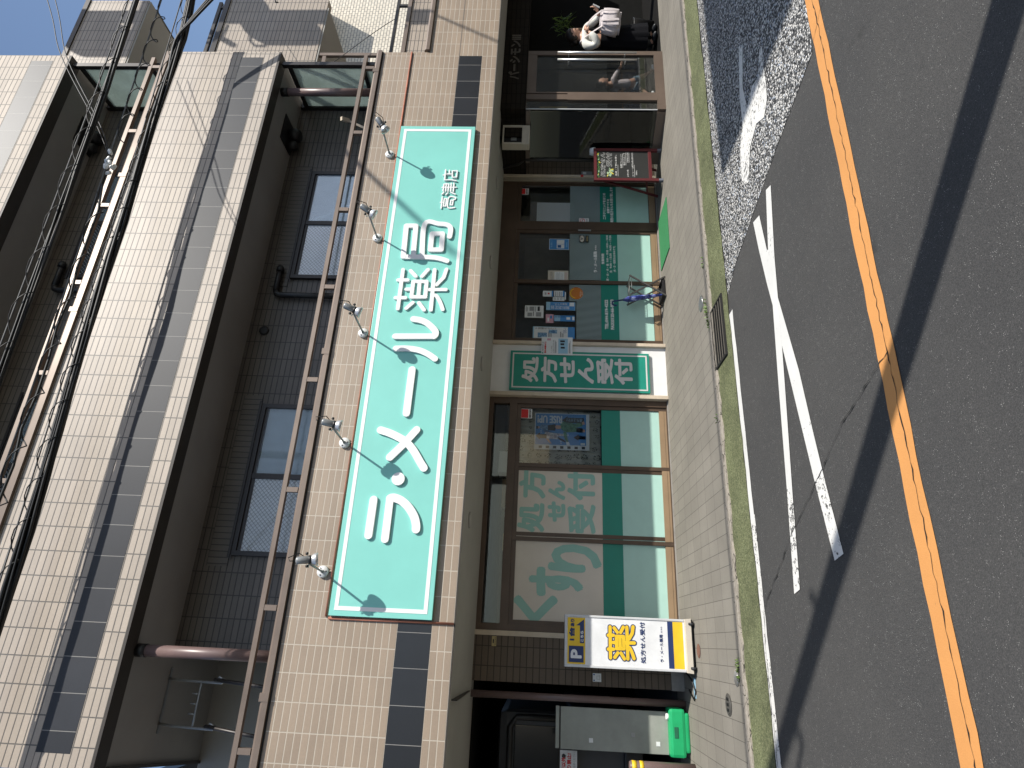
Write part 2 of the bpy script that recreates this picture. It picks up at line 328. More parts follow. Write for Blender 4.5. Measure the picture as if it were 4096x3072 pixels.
# ------------------------------------------------------------------ more materials: ground, figured glass, film with stripes, curtain
def asphalt():
    m, N, L, B = new_mat('asphalt'); p = pos(N)
    c = ramp(N, L, noise(N, L, p, 170, 3, .7), [(.28, (.034, .034, .035)), (.52, (.062, .061, .060)), (.74, (.098, .096, .093)), (.84, (.20, .195, .185))])
    big = noise(N, L, p, .9, 5, .6)
    c = mixc(N, L, 1.0, c, ramp(N, L, big, [(.3, (.86, .86, .87)), (.7, (1.08, 1.07, 1.05))]), 'MULTIPLY')
    v = N.new('ShaderNodeTexVoronoi'); v.inputs['Scale'].default_value = 130; L.new(p, v.inputs['Vector'])
    spark = math_(N, L, 'MULTIPLY', math_(N, L, 'LESS_THAN', v.outputs['Distance'], .20), math_(N, L, 'GREATER_THAN', noise(N, L, p, 33, 2), .58))
    c = mixc(N, L, spark, c, (.30, .295, .28))
    # tyre wear and oil stains
    st = noise(N, L, p, 2.6, 4, .7); c = mixc(N, L, ramp(N, L, st, [(.66, (0, 0, 0)), (.74, (.55, .55, .55))]), c, (.028, .028, .028))
    L.new(c, B.inputs['Base Color']); B.inputs['Roughness'].default_value = .82; B.inputs['Specular IOR Level'].default_value = .35
    bump(N, L, B, noise(N, L, p, 190, 3, .7), .7, .006); return m
def gravel():
    m, N, L, B = new_mat('coarse_aggregate'); p = pos(N)
    v = N.new('ShaderNodeTexVoronoi'); v.inputs['Scale'].default_value = 64; v.inputs['Randomness'].default_value = 1; L.new(p, v.inputs['Vector'])
    hs = N.new('ShaderNodeSeparateColor'); L.new(v.outputs['Color'], hs.inputs[0])
    c = ramp(N, L, hs.outputs[0], [(0, (.03, .031, .033)), (.34, (.10, .10, .10)), (.50, (.27, .27, .265)), (.68, (.52, .51, .49)), (.9, (.72, .70, .66)), (1, (.36, .42, .52))])
    edge = math_(N, L, 'GREATER_THAN', v.outputs['Distance'], .62)
    c = mixc(N, L, edge, c, (.025, .025, .027)); L.new(c, B.inputs['Base Color']); B.inputs['Roughness'].default_value = .7
    bump(N, L, B, math_(N, L, 'SUBTRACT', 1.0, v.outputs['Distance']), 1.0, .012); return m
def paint(name, col, worn=.35, under=(.05, .05, .05), scale=26, thr=.62):
    m, N, L, B = new_mat(name); p = pos(N)
    w = N.new('ShaderNodeMath'); a = noise(N, L, p, scale, 6, .75); b = noise(N, L, p, 1.3, 3)
    t = math_(N, L, 'ADD', a, math_(N, L, 'MULTIPLY', math_(N, L, 'SUBTRACT', b, .5), worn))
    k = ramp(N, L, t, [(thr, (0, 0, 0)), (thr + .04, (1, 1, 1))])
    base = ramp(N, L, noise(N, L, p, 3, 4), [(.3, tuple(c * .9 for c in col)), (.7, col)])
    L.new(mixc(N, L, k, base, under), B.inputs['Base Color']); B.inputs['Roughness'].default_value = .7
    bump(N, L, B, noise(N, L, p, 150, 3), .35, .004); return m
def turf():
    m, N, L, B = new_mat('worn_green_surfacing'); p = pos(N)
    c = ramp(N, L, noise(N, L, p, 75, 4, .8), [(.34, (.05, .06, .027)), (.5, (.145, .162, .078)), (.64, (.25, .262, .15)), (.78, (.40, .40, .30))])
    c = mixc(N, L, 1.0, c, ramp(N, L, noise(N, L, p, 2.4, 5, .7), [(.3, (.6, .6, .55)), (.65, (1.1, 1.1, 1.05))]), 'MULTIPLY')
    L.new(c, B.inputs['Base Color']); B.inputs['Roughness'].default_value = .95; bump(N, L, B, noise(N, L, p, 80, 4, .75), 1.0, .012); return m
def kerbm():
    m, N, L, B = new_mat('cracked_concrete_edging'); p = pos(N)
    v = N.new('ShaderNodeTexVoronoi'); v.feature = 'DISTANCE_TO_EDGE'; v.inputs['Scale'].default_value = 9
    mp = N.new('ShaderNodeMapping'); mp.inputs['Scale'].default_value = (.6, 1.6, 1); L.new(p, mp.inputs[0])
    n2 = N.new('ShaderNodeTexNoise'); n2.inputs['Scale'].default_value = 5; L.new(p, n2.inputs['Vector'])
    L.new(mixc(N, L, .12, mp.outputs[0], n2.outputs['Color']), v.inputs['Vector'])
    c = ramp(N, L, noise(N, L, p, 40, 5, .7), [(.3, (.25, .22, .18)), (.7, (.42, .38, .32))])
    k = math_(N, L, 'LESS_THAN', v.outputs['Distance'], .016)
    L.new(mixc(N, L, k, c, (.06, .055, .045)), B.inputs['Base Color']); B.inputs['Roughness'].default_value = .9
    bump(N, L, B, math_(N, L, 'MULTIPLY', math_(N, L, 'SUBTRACT', 1.0, k), 1.0), .6, .01); return m
def frosted():
    m, N, L, B = new_mat('figured_glass'); p = pos(N)
    v = N.new('ShaderNodeTexVoronoi'); v.inputs['Scale'].default_value = 60; L.new(p, v.inputs['Vector'])
    L.new(ramp(N, L, noise(N, L, p, 1.9, 3), [(.38, (.10, .125, .12)), (.5, (.30, .35, .33)), (.64, (.62, .68, .64))]), B.inputs['Base Color'])
    B.inputs['Roughness'].default_value = .22; B.inputs['Specular IOR Level'].default_value = .9; bump(N, L, B, v.outputs['Distance'], .9, .01)
    tr = N.new('ShaderNodeBsdfTranslucent'); tr.inputs[0].default_value = (.62, .70, .67, 1); mx = N.new('ShaderNodeMixShader'); mx.inputs[0].default_value = .5
    L.new(B.outputs[0], mx.inputs[1]); L.new(tr.outputs[0], mx.inputs[2]); L.new(mx.outputs[0], N['Material Output'].inputs[0]); return m
def striped():
    m, N, L, B = new_mat('striped_film'); sx = N.new('ShaderNodeSeparateXYZ'); L.new(pos(N), sx.inputs[0])
    k = math_(N, L, 'LESS_THAN', math_(N, L, 'FRACT', math_(N, L, 'DIVIDE', sx.outputs[0], .0185)), .5)
    B.inputs['Base Color'].default_value = (.36, .45, .45, 1); B.inputs['Roughness'].default_value = .3
    tr = N.new('ShaderNodeBsdfTransparent'); tr.inputs[0].default_value = (.6, .66, .66, 1); mx = N.new('ShaderNodeMixShader')
    L.new(k, mx.inputs[0]); L.new(tr.outputs[0], mx.inputs[1]); L.new(B.outputs[0], mx.inputs[2]); L.new(mx.outputs[0], N['Material Output'].inputs[0]); return m
def curtain_print():
    m, N, L, B = new_mat('tree_print_curtain'); p = pos(N)
    mp = N.new('ShaderNodeMapping'); mp.inputs['Scale'].default_value = (10.5, 0, 8.2); L.new(p, mp.inputs[0])
    v = N.new('ShaderNodeTexVoronoi'); v.inputs['Scale'].default_value = 1.0; v.inputs['Randomness'].default_value = .35; L.new(mp.outputs[0], v.inputs['Vector'])
    inside = math_(N, L, 'LESS_THAN', v.outputs['Distance'], .40)
    v2 = N.new('ShaderNodeTexVoronoi'); v2.inputs['Scale'].default_value = 62; L.new(p, v2.inputs['Vector'])
    speck = math_(N, L, 'LESS_THAN', v2.outputs['Distance'], .46)
    base = ramp(N, L, noise(N, L, p, 4, 4), [(.3, (.25, .25, .21)), (.7, (.36, .36, .31))])
    L.new(mixc(N, L, math_(N, L, 'MULTIPLY', inside, speck), base, (.035, .04, .03)), B.inputs['Base Color']); B.inputs['Roughness'].default_value = .9; return m
MAT['asphalt'] = asphalt(); MAT['gravel'] = gravel(); MAT['turf'] = turf(); MAT['kerb'] = kerbm(); MAT['frosted'] = frosted(); MAT['striped'] = striped(); MAT['curtain_print'] = curtain_print()
MAT['road_white'] = paint('road_paint_white', (.66, .655, .63), .5, thr=.66); MAT['road_white_worn'] = paint('worn_road_paint_white', (.68, .67, .64), .3, thr=.55, scale=34)
MAT['road_orange'] = paint('road_paint_orange', (.62, .285, .088), .35, thr=.70)
MAT['paper'] = plain('printed_paper', (.66, .68, .68), .6, var=.03); MAT['sheer'] = plain('white_sheer_curtain', (.90, .91, .92), .8, var=.08, scale=3)
for nm, c in dict(ink=(.015, .017, .02), navy=(.012, .03, .115), yellow=(.72, .47, .02), red=(.55, .012, .012), blue=(.05, .22, .50), blue_dark=(.012, .09, .28), pale_blue=(.28, .48, .62), pink=(.55, .30, .36), orange=(.48, .15, .018),
                  chalk=(.72, .72, .70), chalkboard=(.022, .023, .022), mahogany=(.095, .012, .015), leaf=(.05, .13, .035), leaf_pale=(.32, .46, .30), lemon=(.62, .52, .05), mat_green=(.025, .27, .065), tank_green=(.015, .38, .14),
                  grey_sheet=(.30, .31, .28), umbrella_blue=(.03, .05, .22), skin=(.52, .30, .21), hair=(.014, .009, .007), sweater=(.70, .70, .66), black_cloth=(.0055, .0058, .0075), tote=(.50, .46, .47), denim=(.20, .29, .36), top_grey=(.52, .46, .47),
                  gold=(.42, .33, .14), cardboard=(.34, .22, .11), rubber=(.02, .02, .022), van=(.045, .047, .052), signwhite=(.68, .69, .70), alugrey=(.52, .53, .54), cream=(.55, .50, .42)).items():
    MAT[nm] = plain(nm, c, .5, var=.08)
MAT['black_cloth'] = plain('black_skirt', (.006, .0062, .008), .9, spec=.12)
MAT['turf_mat'] = plain('green_door_mat', (.026, .185, .065), .95, var=.15, scale=40, bmp=.6)
MAT['knit'] = plain('white_knit', (.70, .70, .65), .9, var=.06, scale=30, bmp=.4, bscale=260)
MAT['blurred_print'] = None
def printed(name, a, b, scale=30):
    m, N, L, B = new_mat(name); p = pos(N); L.new(ramp(N, L, noise(N, L, p, scale, 3, .7), [(.42, a), (.58, b)]), B.inputs['Base Color']); B.inputs['Roughness'].default_value = .55; return m
MAT['jersey_green'] = printed('printed_green', (.03, .12, .08), (.10, .28, .18)); MAT['jersey_white'] = printed('printed_white', (.35, .30, .33), (.62, .60, .62)); MAT['jersey_blue'] = printed('printed_blue', (.06, .16, .30), (.25, .42, .58))

# ------------------------------------------------------------------ the ground
CAM_SCALE = STREET
def sheet(name, outs, z, m):
    b = MB()
    for o in outs: b.flat(o, z)
    return tag(b.build(name, m, recalc=False), kind='structure')
sheet('road', [[(-90, -90), (90, -90), (90, 90), (-90, 90)]], 0.0, MAT['asphalt'])
pv = MB(); pv.flat([(-30, -.80), (30, -.80), (30, 1.6), (-30, 1.6)], 0.012, .03); tag(pv.build('pavement', MAT['pave']), kind='structure')
def wobble(x0, x1, y, amp, step, seed):
    r = random.Random(seed); n = int((x1 - x0) / step); return [(x0 + i * step, y + r.uniform(-amp, amp)) for i in range(n + 1)]
kb = MB(); a = wobble(-26, 16, -.775, .016, .09, 3); b = wobble(-26, 16, -.885, .02, .11, 4)
kb.flat(b + a[::-1], .018, .03); tag(kb.build('kerb', MAT['kerb']), kind='structure')
st = MB(); a = wobble(-26, 16, -.875, .01, .15, 5); b = wobble(-26, 16, -1.33, .012, .12, 6); st.flat(b + a[::-1], .008)
tag(st.build('green_path_strip', MAT['turf'], recalc=False), kind='structure')
sheet('gravel_patch', [wobble(-5.47, 6, -1.335, .012, .2, 8) + [(6, -3.33), (-4.48, -3.335), (-4.70, -3.33), (-4.93, -3.30), (-5.05, -2.70), (-5.21, -2.05), (-5.33, -1.60)]], .003, MAT['gravel'])
E_ = lambda x0, x1, y, s: wobble(x0, x1, y, .006, .12, s)
sheet('white_edge_line', [E_(-7.46, -5.56, -1.41, 11) + E_(-7.46, -5.56, -1.325, 12)[::-1]], .004, MAT['road_white'])
sheet('worn_white_edge_line', [E_(-26, -7.3, -1.415, 13) + E_(-26, -7.3, -1.325, 14)[::-1]], .0034, MAT['road_white_worn'])
sheet('white_lane_marking', [[(-5.271, -2.082), (-5.304, -2.21), (-5.649, -2.262), (-5.667, -2.283), (-5.214, -2.386), (-5.244, -2.474), (-5.779, -2.372), (-6.092, -2.335), (-6.439, -2.294), (-6.724, -2.253), (-7.428, -2.146), (-7.357, -2.07), (-6.629, -2.16), (-6.096, -2.234), (-5.904, -2.189), (-5.554, -2.122)],
                             [(-6.092, -2.3355), (-6.439, -2.2945), (-6.767, -2.357), (-7.392, -2.478), (-7.407, -2.604), (-7.145, -2.558), (-6.708, -2.49)]], .0045, MAT['road_white'])
sheet('worn_white_lane_marking', [[(-7.357, -2.07), (-7.428, -2.146), (-7.98, -2.073), (-8.0, -1.977)], [(-7.392, -2.478), (-7.407, -2.604), (-7.85, -2.692), (-7.872, -2.582)]], .0045, MAT['road_white_worn'])
sheet('worn_white_arrow', [[(-3.577, -2.263), (-3.659, -2.343), (-4.007, -2.231), (-4.281, -2.264), (-4.202, -2.404), (-4.251, -2.534), (-4.052, -2.642), (-4.092, -2.674), (-4.418, -2.651), (-4.578, -2.628), (-4.664, -2.537), (-4.577, -2.392), (-4.646, -2.223), (-4.896, -2.104), (-4.855, -2.02), (-4.724, -1.96), (-4.456, -2.025), (-4.338, -2.125), (-3.989, -2.153)]], .0075, paint('very_worn_white', (.70, .69, .66), .4, (.13, .13, .13), 30, .555))
og = MB(); a = wobble(-26, 16, -3.475, .006, .13, 21); b = wobble(-26, 16, -3.335, .006, .13, 22)
og.flat(a + b[::-1], .004); tag(og.build('orange_center_line', MAT['road_orange'], recalc=False), kind='structure')
cr = MB(); r_ = random.Random(31); x = -9.6
CZ = .0065
def crack(pts, w, seed):
    rr = random.Random(seed); p = []
    for (ax, ay), (bx, by) in zip(pts, pts[1:]):
        n = max(2, int(math.hypot(bx - ax, by - ay) / .035))
        p += [(ax + (bx - ax) * i / n + rr.uniform(-.007, .007), ay + (by - ay) * i / n + rr.uniform(-.007, .007)) for i in range(n)]
    p.append(pts[-1]); lft = []; rgt = []
    for i, (px, py) in enumerate(p):
        q = p[min(i + 1, len(p) - 1)]; o = p[max(i - 1, 0)]; dx, dy = q[0] - o[0], q[1] - o[1]; l = math.hypot(dx, dy) or 1; ww = w * rr.choice([.2, .3, .4, .5, .8, 1.2])
        lft.append((px - dy / l * ww, py + dx / l * ww)); rgt.append((px + dy / l * ww, py - dx / l * ww))
    for i in range(len(p) - 1): cr.flat([rgt[i], rgt[i + 1], lft[i + 1], lft[i]], CZ)
crack([(-9.4, -3.435), (-8.7, -3.43), (-7.7, -3.425), (-6.5, -3.42), (-5.2, -3.42), (-3.9, -3.41)], .0036, 1)
crack([(-8.05, -1.42), (-7.65, -2.05), (-7.40, -2.55), (-7.2, -2.9), (-7.05, -3.35), (-7.03, -3.43)], .004, 2); crack([(-4.9, -3.3), (-4.7, -3.6), (-4.2, -4.3)], .004, 3)
crack([(-8.05, -1.42), (-8.3, -1.36), (-9.6, -1.35)], .003, 5)
tag(cr.build('road_cracks', plain('crack_tar', (.012, .012, .012), .9), recalc=False), kind='structure')

# drain grate and covers
g = empty('drain_grate', (-5.67, -1.0, .01), 'black steel drain grate set in the green strip by the kerb', 'drain grate')
gb = MB(); gx0, gx1, gy0, gy1 = -5.98, -5.37, -1.20, -.845
gb.box(gx0, gx1, gy0, gy0 + .018, .004, .022); gb.box(gx0, gx1, gy1 - .018, gy1, .004, .022); gb.box(gx0, gx0 + .018, gy0 + .019, gy1 - .019, .004, .022); gb.box(gx1 - .018, gx1, gy0 + .019, gy1 - .019, .004, .022)
gb.build('frame', plain('grate_iron', (.035, .034, .033), .6, .5), g)
gb = MB()
for i in range(5): y = gy0 + .018 + (i + .5) * (gy1 - gy0 - .036) / 5 - .004; gb.box(gx0 + .02, gx1 - .02, y, y + .008, .006, .0205)
gb.build('bearing_bars', plain('grate_bar', (.17, .155, .13), .6, .4), g)
gb = MB()
for i in range(44): xx = gx0 + .026 + i * .0133; gb.box(xx, xx + .005, gy0 + .02, gy1 - .02, .007, .017)
gb.build('cross_bars', MAT['black'], g)
gb = MB(); gb.flat([(gx0 + .01, gy0 + .01), (gx1 - .01, gy0 + .01), (gx1 - .01, gy1 - .01), (gx0 + .01, gy1 - .01)], .0095); gb.build('pit_shade_sheet', plain('pit_shade', (.006, .006, .006), .9), g, recalc=False)  # flat black sheet paints the shade below the bars
def cover(name, x, y, r, m, label, z=.0125, ring=None, slots=False):
    e = empty(name, (x, y, z), label, 'manhole cover'); b = MB(); b.lathe((x, y, z), [(r * .82, 0), (r * .82, .007), (r * .8, .009)], n=28); b.build('lid', m, e)
    b = MB(); n = 28
    ro, ri = r, r * .85
    pts = [(x + ro * math.cos(2 * math.pi * k / n), y + ro * math.sin(2 * math.pi * k / n), z + .004) for k in range(n)] + [(x + ri * math.cos(2 * math.pi * k / n), y + ri * math.sin(2 * math.pi * k / n), z + .006) for k in range(n)]
    b.add(pts, [(k, (k + 1) % n, n + (k + 1) % n, n + k) for k in range(n)]); b.build('rim', ring or m, e, recalc=False)
    if slots:
        b = MB()
        for dx in (-.04, .0, .04): b.box(x + dx - .012, x + dx + .012, y - .03, y + .03, z + .0085, z + .0105)
        b.build('slots', MAT['black'], e)
ch = plain('polished_cover', (.55, .55, .53), .28, .8); ci = plain('cast_iron_cover', (.10, .095, .085), .6, .3)
cover('round_cover', -5.10, -.55, .085, ch, 'small shiny metal cover at the kerb just above the drain grate')
cover('round_cover', -8.533, -.655, .062, ch, 'small shiny metal cover at the kerb in front of the parking sign')
cover('round_cover', -8.743, -.375, .085, ci, 'dark cast iron water cover with slots on the paving by the green base', slots=True)
cover('round_cover', -8.35, .50, .065, plain('rusty_cover', (.16, .075, .05), .8), 'small rusty brown cover beneath the wheeled parking sign')

# ------------------------------------------------------------------ the apartment building
CAM_SCALE = UPPER
B_ = empty('apartment_building', (-5, 1, 0), 'beige tiled apartment building with balconies above a pharmacy', 'building')
XL, XR = -9.55, -.87
def part(mb, name, m, parent=B_): return mb.build(name, m, parent)
def bx(name, m, *a, parent=B_, b=0.0): return MB().box(*a, b=b).build(name, m, parent)
# first floor fascia (runs on to the right over the entrance)
XF0, XF1 = -12.5, 3.2
bx('lower_tile_course', MAT['tile'], XF0, XF1, 0, .20, 2.35, 2.551)
bx('black_tile_band', MAT['dark'], XF0, -.94, -.002, .20, 2.5515, 2.866)
bx('fascia_tiles', MAT['tile'], -.9395, XF1, 0, .20, 2.5515, 2.8655)
bx('fascia_tiles', MAT['tile_up'], XF0, XR, 0, .18, 2.8665, 3.94)
bx('fascia_tiles', MAT['tile_up'], XR + .0005, XF1, 0, .18, 2.8665, 3.285)
bx('expansion_joint', plain('joint_sealant', (.16, .14, .12), .7), XR - .6, XF1, -.0025, .01, 2.862, 2.871)
bx('drip_edge', MAT['lip'], XF0, XF1, .001, .2, 2.338, 2.3495)
sf = MB(); sf.add([(XF0, .012, 2.337), (XF1, .012, 2.337), (XF1, 1.80, 2.290), (XF0, 1.80, 2.290), (XF0, .012, 2.345), (XF1, .012, 2.345), (XF1, 1.80, 2.345), (XF0, 1.80, 2.345)], [(0, 1, 2, 3), (7, 6, 5, 4), (0, 4, 5, 1), (2, 6, 7, 3)]); part(sf, 'soffit', MAT['soffit'])
bx('soffit_groove', MAT['lip'], -8.86, -8.85, .1, 1.3, 2.28, 2.334)
for xx, yy in ((-7.19, .45), (-5.34, .55), (-3.80, .72), (-2.42, .82)):
    z = 2.337 - .047 * yy / 1.79; MB().lathe((xx, yy, z + .004), [(.085, 0), (.085, -.016), (.06, -.026), (.0, -.03)], n=20).build('downlight', MAT['lip'] if False else MAT['soffit'], B_)
# coping and low rail of the second floor balcony
def coping(x0, x1, z0, z1, y0=-.035, y1=.23, name='coping'):
    b = MB(); out = [(y0, z0), (y0, z1 - .03), (y0 + .012, z1 - .01), (y0 + .04, z1), (y1, z1), (y1, z0)]; n = len(out)
    b.v += [(x0, y, z) for y, z in out] + [(x1, y, z) for y, z in out]; b.face(list(range(n))[::-1]); b.face([n + i for i in range(n)])
    for i in range(n): b.face([i, (i + 1) % n, n + (i + 1) % n, n + i])
    return part(b, name, MAT['alu'])
coping(XL - 2.2, XR - .0, 3.9405, 4.02); coping(XR + .02, XF1, 3.286, 3.36, name='canopy_coping')
for xx in (-1.25, -5.5, -8.9): bx('coping_joint', MAT['alu'], xx - .035, xx + .035, -.0385, .232, 3.9395, 4.0235)
bx('painted_shadow_line', MAT['black'], XL - 2.2, XR, -.004, .02, 3.925, 3.9403)  # black strip paints the shadow line under the coping
bx('balcony_rail', MAT['alu'], XL - 2.2, -.95, -.015, .035, 4.142, 4.188)
for xx in (-1.2, -2.36, -3.59, -4.69, -5.855, -7.06, -8.18, -9.35, -10.5): bx('rail_post', MAT['alu'], xx, xx + .05, -.012, .032, 4.0235, 4.1415)
# third and fourth floor balcony fronts
bx('parapet_tiles', MAT['tile3'], XL, XR, 0, .18, 5.40, 5.612)
bx('black_tile_band', MAT['dark3'], XL + .13, XR - .11, -.002, .18, 5.6125, 5.9245)
for a, b in ((XL, XL + .1295), (XR - .1095, XR)): bx('parapet_tiles', MAT['tile3'], a, b, 0, .18, 5.6125, 5.9245)
bx('parapet_tiles', MAT['tile3u'], XL, XR, 0, .18, 5.925, 6.945)
bx('drip_edge', MAT['lip'], XL, XR, .001, .18, 5.375, 5.3995)
sk = MB(); sk.flat([(XL + .02, .012), (XR - .01, .012), (XR - .01, 3.0), (XL - .33, 3.0)], 5.43, .045); part(sk, 'soffit', MAT['soffit'])
coping(XL, XR - .03, 6.9455, 7.045)
for xx in (-3.1, -5.05, -7.9): bx('coping_joint', MAT['alu'], xx - .03, xx + .03, -.0385, .232, 6.9445, 7.0485)
bx('balcony_rail', MAT['alu'], XL, -1.0, -.015, .04, 7.155, 7.205)
for xx in (-1.2, -2.37, -3.58, -4.70, -5.865, -7.08, -8.2, -9.4): bx('rail_post', MAT['alu'], xx, xx + .05, -.012, .036, 7.0485, 7.1545)
bx('parapet_tiles', MAT['tile4'], XL, XR - .08, 0, .18, 8.42, 8.635)
bx('black_tile_band', MAT['dark3'], XL + .13, XR - .19, -.002, .18, 8.6355, 8.948)
bx('parapet_tiles', MAT['tile4'], XR - .1895, XR - .08, 0, .18, 8.6355, 8.948)
bx('parapet_tiles', MAT['tile4'], XL, XR - .08, 0, .18, 8.9485, 9.98)
bx('drip_edge', MAT['lip'], XL, XR - .08, .001, .18, 8.395, 8.4195)
bx('soffit', MAT['soffit'], XL + .02, XR - .1, .012, 3.0, 8.405, 8.45)
coping(XL, XR - .1, 9.981, 10.08)
# recessed balcony walls
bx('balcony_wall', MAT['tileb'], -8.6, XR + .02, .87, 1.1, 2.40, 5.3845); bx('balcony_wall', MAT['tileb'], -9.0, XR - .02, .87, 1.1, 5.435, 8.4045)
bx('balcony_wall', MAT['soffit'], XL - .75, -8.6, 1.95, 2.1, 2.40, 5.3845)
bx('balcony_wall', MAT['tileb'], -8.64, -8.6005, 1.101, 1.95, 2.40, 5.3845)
sk = MB(); sk.bar((XL + .0, .2, 5.405), (XL - .345, 3.0, 5.405), .03, .09); part(sk, 'slab_end', MAT['lip'])
bx('balcony_floor', MAT['concrete'], XF0, XR, .205, .87, 2.40, 2.52); bx('balcony_floor', MAT['concrete'], XL + .02, XR, .19, .87, 5.431, 5.5)
# second floor sliding windows
def sliding_window(x0, x1, z0, z1, y, bright):
    f = MB(); w = .05
    f.box(x0, x1, y - .05, y, z1 - w, z1); f.box(x0, x1, y - .05, y, z0, z0 + w); f.box(x0, x0 + w, y - .05, y, z0 + w, z1 - w); f.box(x1 - w, x1, y - .05, y, z0 + w, z1 - w)
    xm = (x0 + x1) / 2; 
    f.box(xm - .025, xm + .035, y - .040, y - .006, z0 + w, z1 - w); f.box(x0 + w, x1 - w, y - .03, y - .008, z1 - w - .035, z1 - w)
    f.box(x0 - .03, x1 + .03, y - .062, y - .051, z1 + .001, z1 + .03)
    fr = part(f, 'balcony_window', MAT['alu_dark'])
    MB().box(x0 + w + .005, xm - .027, y - .022, y - .016, z0 + w + .005, z1 - w - .037).build('pane', MAT['glass_mesh'], fr)
    MB().box(xm + .037, x1 - w - .005, y - .034, y - .028, z0 + w + .005, z1 - w - .037).build('pane', MAT['glass_up'], fr)
    c = MB(); c.smooth = True; n = 60; a = []
    for i in range(n + 1):
        xx = x0 + w + (x1 - x0 - 2 * w) * i / n; yy = y - .006 + .0035 * math.sin(i * 1.7) ; a.append((xx, yy))
    vs = [(xx, yy, z) for z in (z0 + .06, z1 - .06) for xx, yy in a]; c.add(vs, [(i, i + 1, n + 2 + i, n + 1 + i) for i in range(n)])
    c.build('curtain', MAT['sheer'], fr, recalc=False)
MAT['soldier'] = tile_mat('soldier_course_tile', (.125, .11, .096), (.05, .046, .042), w=.067, h=.235, x0=0, z0=5.006, rough=.5, dirt=.2, joint=.0115)  # darkened like the wall around it, recess shade in the colour
for xa, xb in ((-7.72, -5.70), (-4.15, -2.13)): bx('window_surround_tiles', MAT['soldier'], xa, xb, .862, .8695, 5.006, 5.241)
sliding_window(-7.605, -5.82, 3.2, 4.975, .868, True); sliding_window(-4.035, -2.25, 3.2, 4.975, .868, False); sliding_window(-4.1, -2.3, 6.2, 8.0, .868, False); sliding_window(-7.6, -5.8, 6.2, 8.0, .868, False)
for z0_, x1_ in ((5.115, 0), (8.12, 0)):
    b = MB(); b.tube([(-3.88, .80, z0_), (-4.25, .80, z0_)], .038, 10); b.tube([(-4.25, .80, z0_), (-4.30, .80, z0_ - .02), (-4.315, .80, z0_ - .07), (-4.315, .80, z0_ - 1.5)], .038, 10)
    b.lathe((-3.90, .80, z0_), [(.05, 0), (.05, .06)], (-1, 0, 0)); part(b, 'conduit_pipe', MAT['black'])
MB().lathe((-4.81, .869, 5.18), [(.062, 0), (.062, -.02), (.04, -.028)], (0, 1, 0), n=20).build('wall_vent', MAT['black'], B_)
for x_, y_, z_, nm in ((-8.58, .213, 5.3845, 1), (-1.34, .262, 5.3845, 1)):
    b = MB(); b.tube([(x_, y_, 4.0), (x_, y_, z_)], .054, 16); part(b, 'drainpipe', MAT['pipe']); b = MB(); b.tube([(x_, y_, z_ - .10), (x_, y_, z_ - .001)], .060, 16); part(b, 'drainpipe_socket', MAT['black'])
for x_, y_, z_ in ((-1.72, .68, 5.384), (-1.78, .70, 8.404)):
    b = MB(); b.box(x_ - .22, x_ + .22, y_ - .19, y_ + .17, z_ - .012, z_ - .0005); b.lathe((x_ + .05, y_ + .06, z_ - .012), [(.10, 0), (.10, -.10), (.07, -.15)], n=16); b.lathe((x_ - .14, y_ + .06, z_ - .012), [(.07, 0), (.07, -.1), (.05, -.13)], n=16); part(b, 'soffit_vent', MAT['black'])
# end screens of figured glass
def screen(x, y0, y1, z0, z1):
    f = MB(); f.box(x - .03, x + .03, y0, y0 + .06, z0, z1); f.box(x - .03, x + .03, y1 - .06, y1, z0, z1); f.box(x - .025, x + .025, y0 + .06, y1 - .06, z1 - .12, z1 - .06); f.box(x - .025, x + .025, y0 + .06, y1 - .06, z0 + .17, z0 + .22); f.box(x - .025, x + .025, y0 + .06, y1 - .06, z0 + .02, z0 + .06)
    s = part(f, 'balcony_screen', MAT['alu_dark']); MB().box(x - .004, x + .004, y0 + .061, y1 - .061, z0 + .06, z1 - .07).build('pane', MAT['frosted'], s)
screen(-1.02, .055, .86, 4.03, 5.36); screen(-1.06, .055, .86, 7.06, 8.38)
bk = MB(); bk.bar((-1.75, .6, 4.05), (-1.62, .5, 4.45), .03); bk.bar((-1.62, .5, 4.45), (-1.66, .42, 4.53), .05); part(bk, 'bracket', MAT['beige'])
# red-brown conduit around the sign
b = MB(); b.tube([(-.88, -.012, 3.53), (-4.6, -.012, 3.53), (-8.21, -.012, 3.545)], .011, 8); b.tube([(-8.222, -.012, 3.52), (-8.222, -.012, 2.35)], .011, 8); part(b, 'conduit', MAT['conduit'])

# wing on the right, set back
bx('wing_parapet_tiles', MAT['tilew'], -.55, 1.88, 1.2, 1.36, 8.76, 9.83); bx('wing_coping', MAT['alu_dark'], -.55, 1.90, 1.18, 1.40, 9.8305, 9.91)
bx('wing_soffit', MAT['soffit'], -.55, 1.86, 1.21, 2.6, 8.73, 8.7595); bx('wing_drip_edge', MAT['lip'], 1.8605, 1.88, 1.37, 2.6, 8.72, 8.85)
bx('wing_parapet_tiles', MAT['tilew'], -.55, 1.90, 1.2, 1.36, 5.52, 7.27); bx('wing_coping', MAT['alu_dark'], -.55, 1.92, 1.18, 1.40, 7.2705, 7.36); bx('wing_rail', MAT['alu_dark'], -.55, 1.84, 1.2, 1.25, 7.42, 7.475); bx('wing_rail_post', MAT['alu_dark'], 1.70, 1.75, 1.205, 1.245, 7.3605, 7.4195)
bx('wing_soffit', MAT['soffit'], -.55, 1.70, 1.21, 2.35, 5.49, 5.5195)
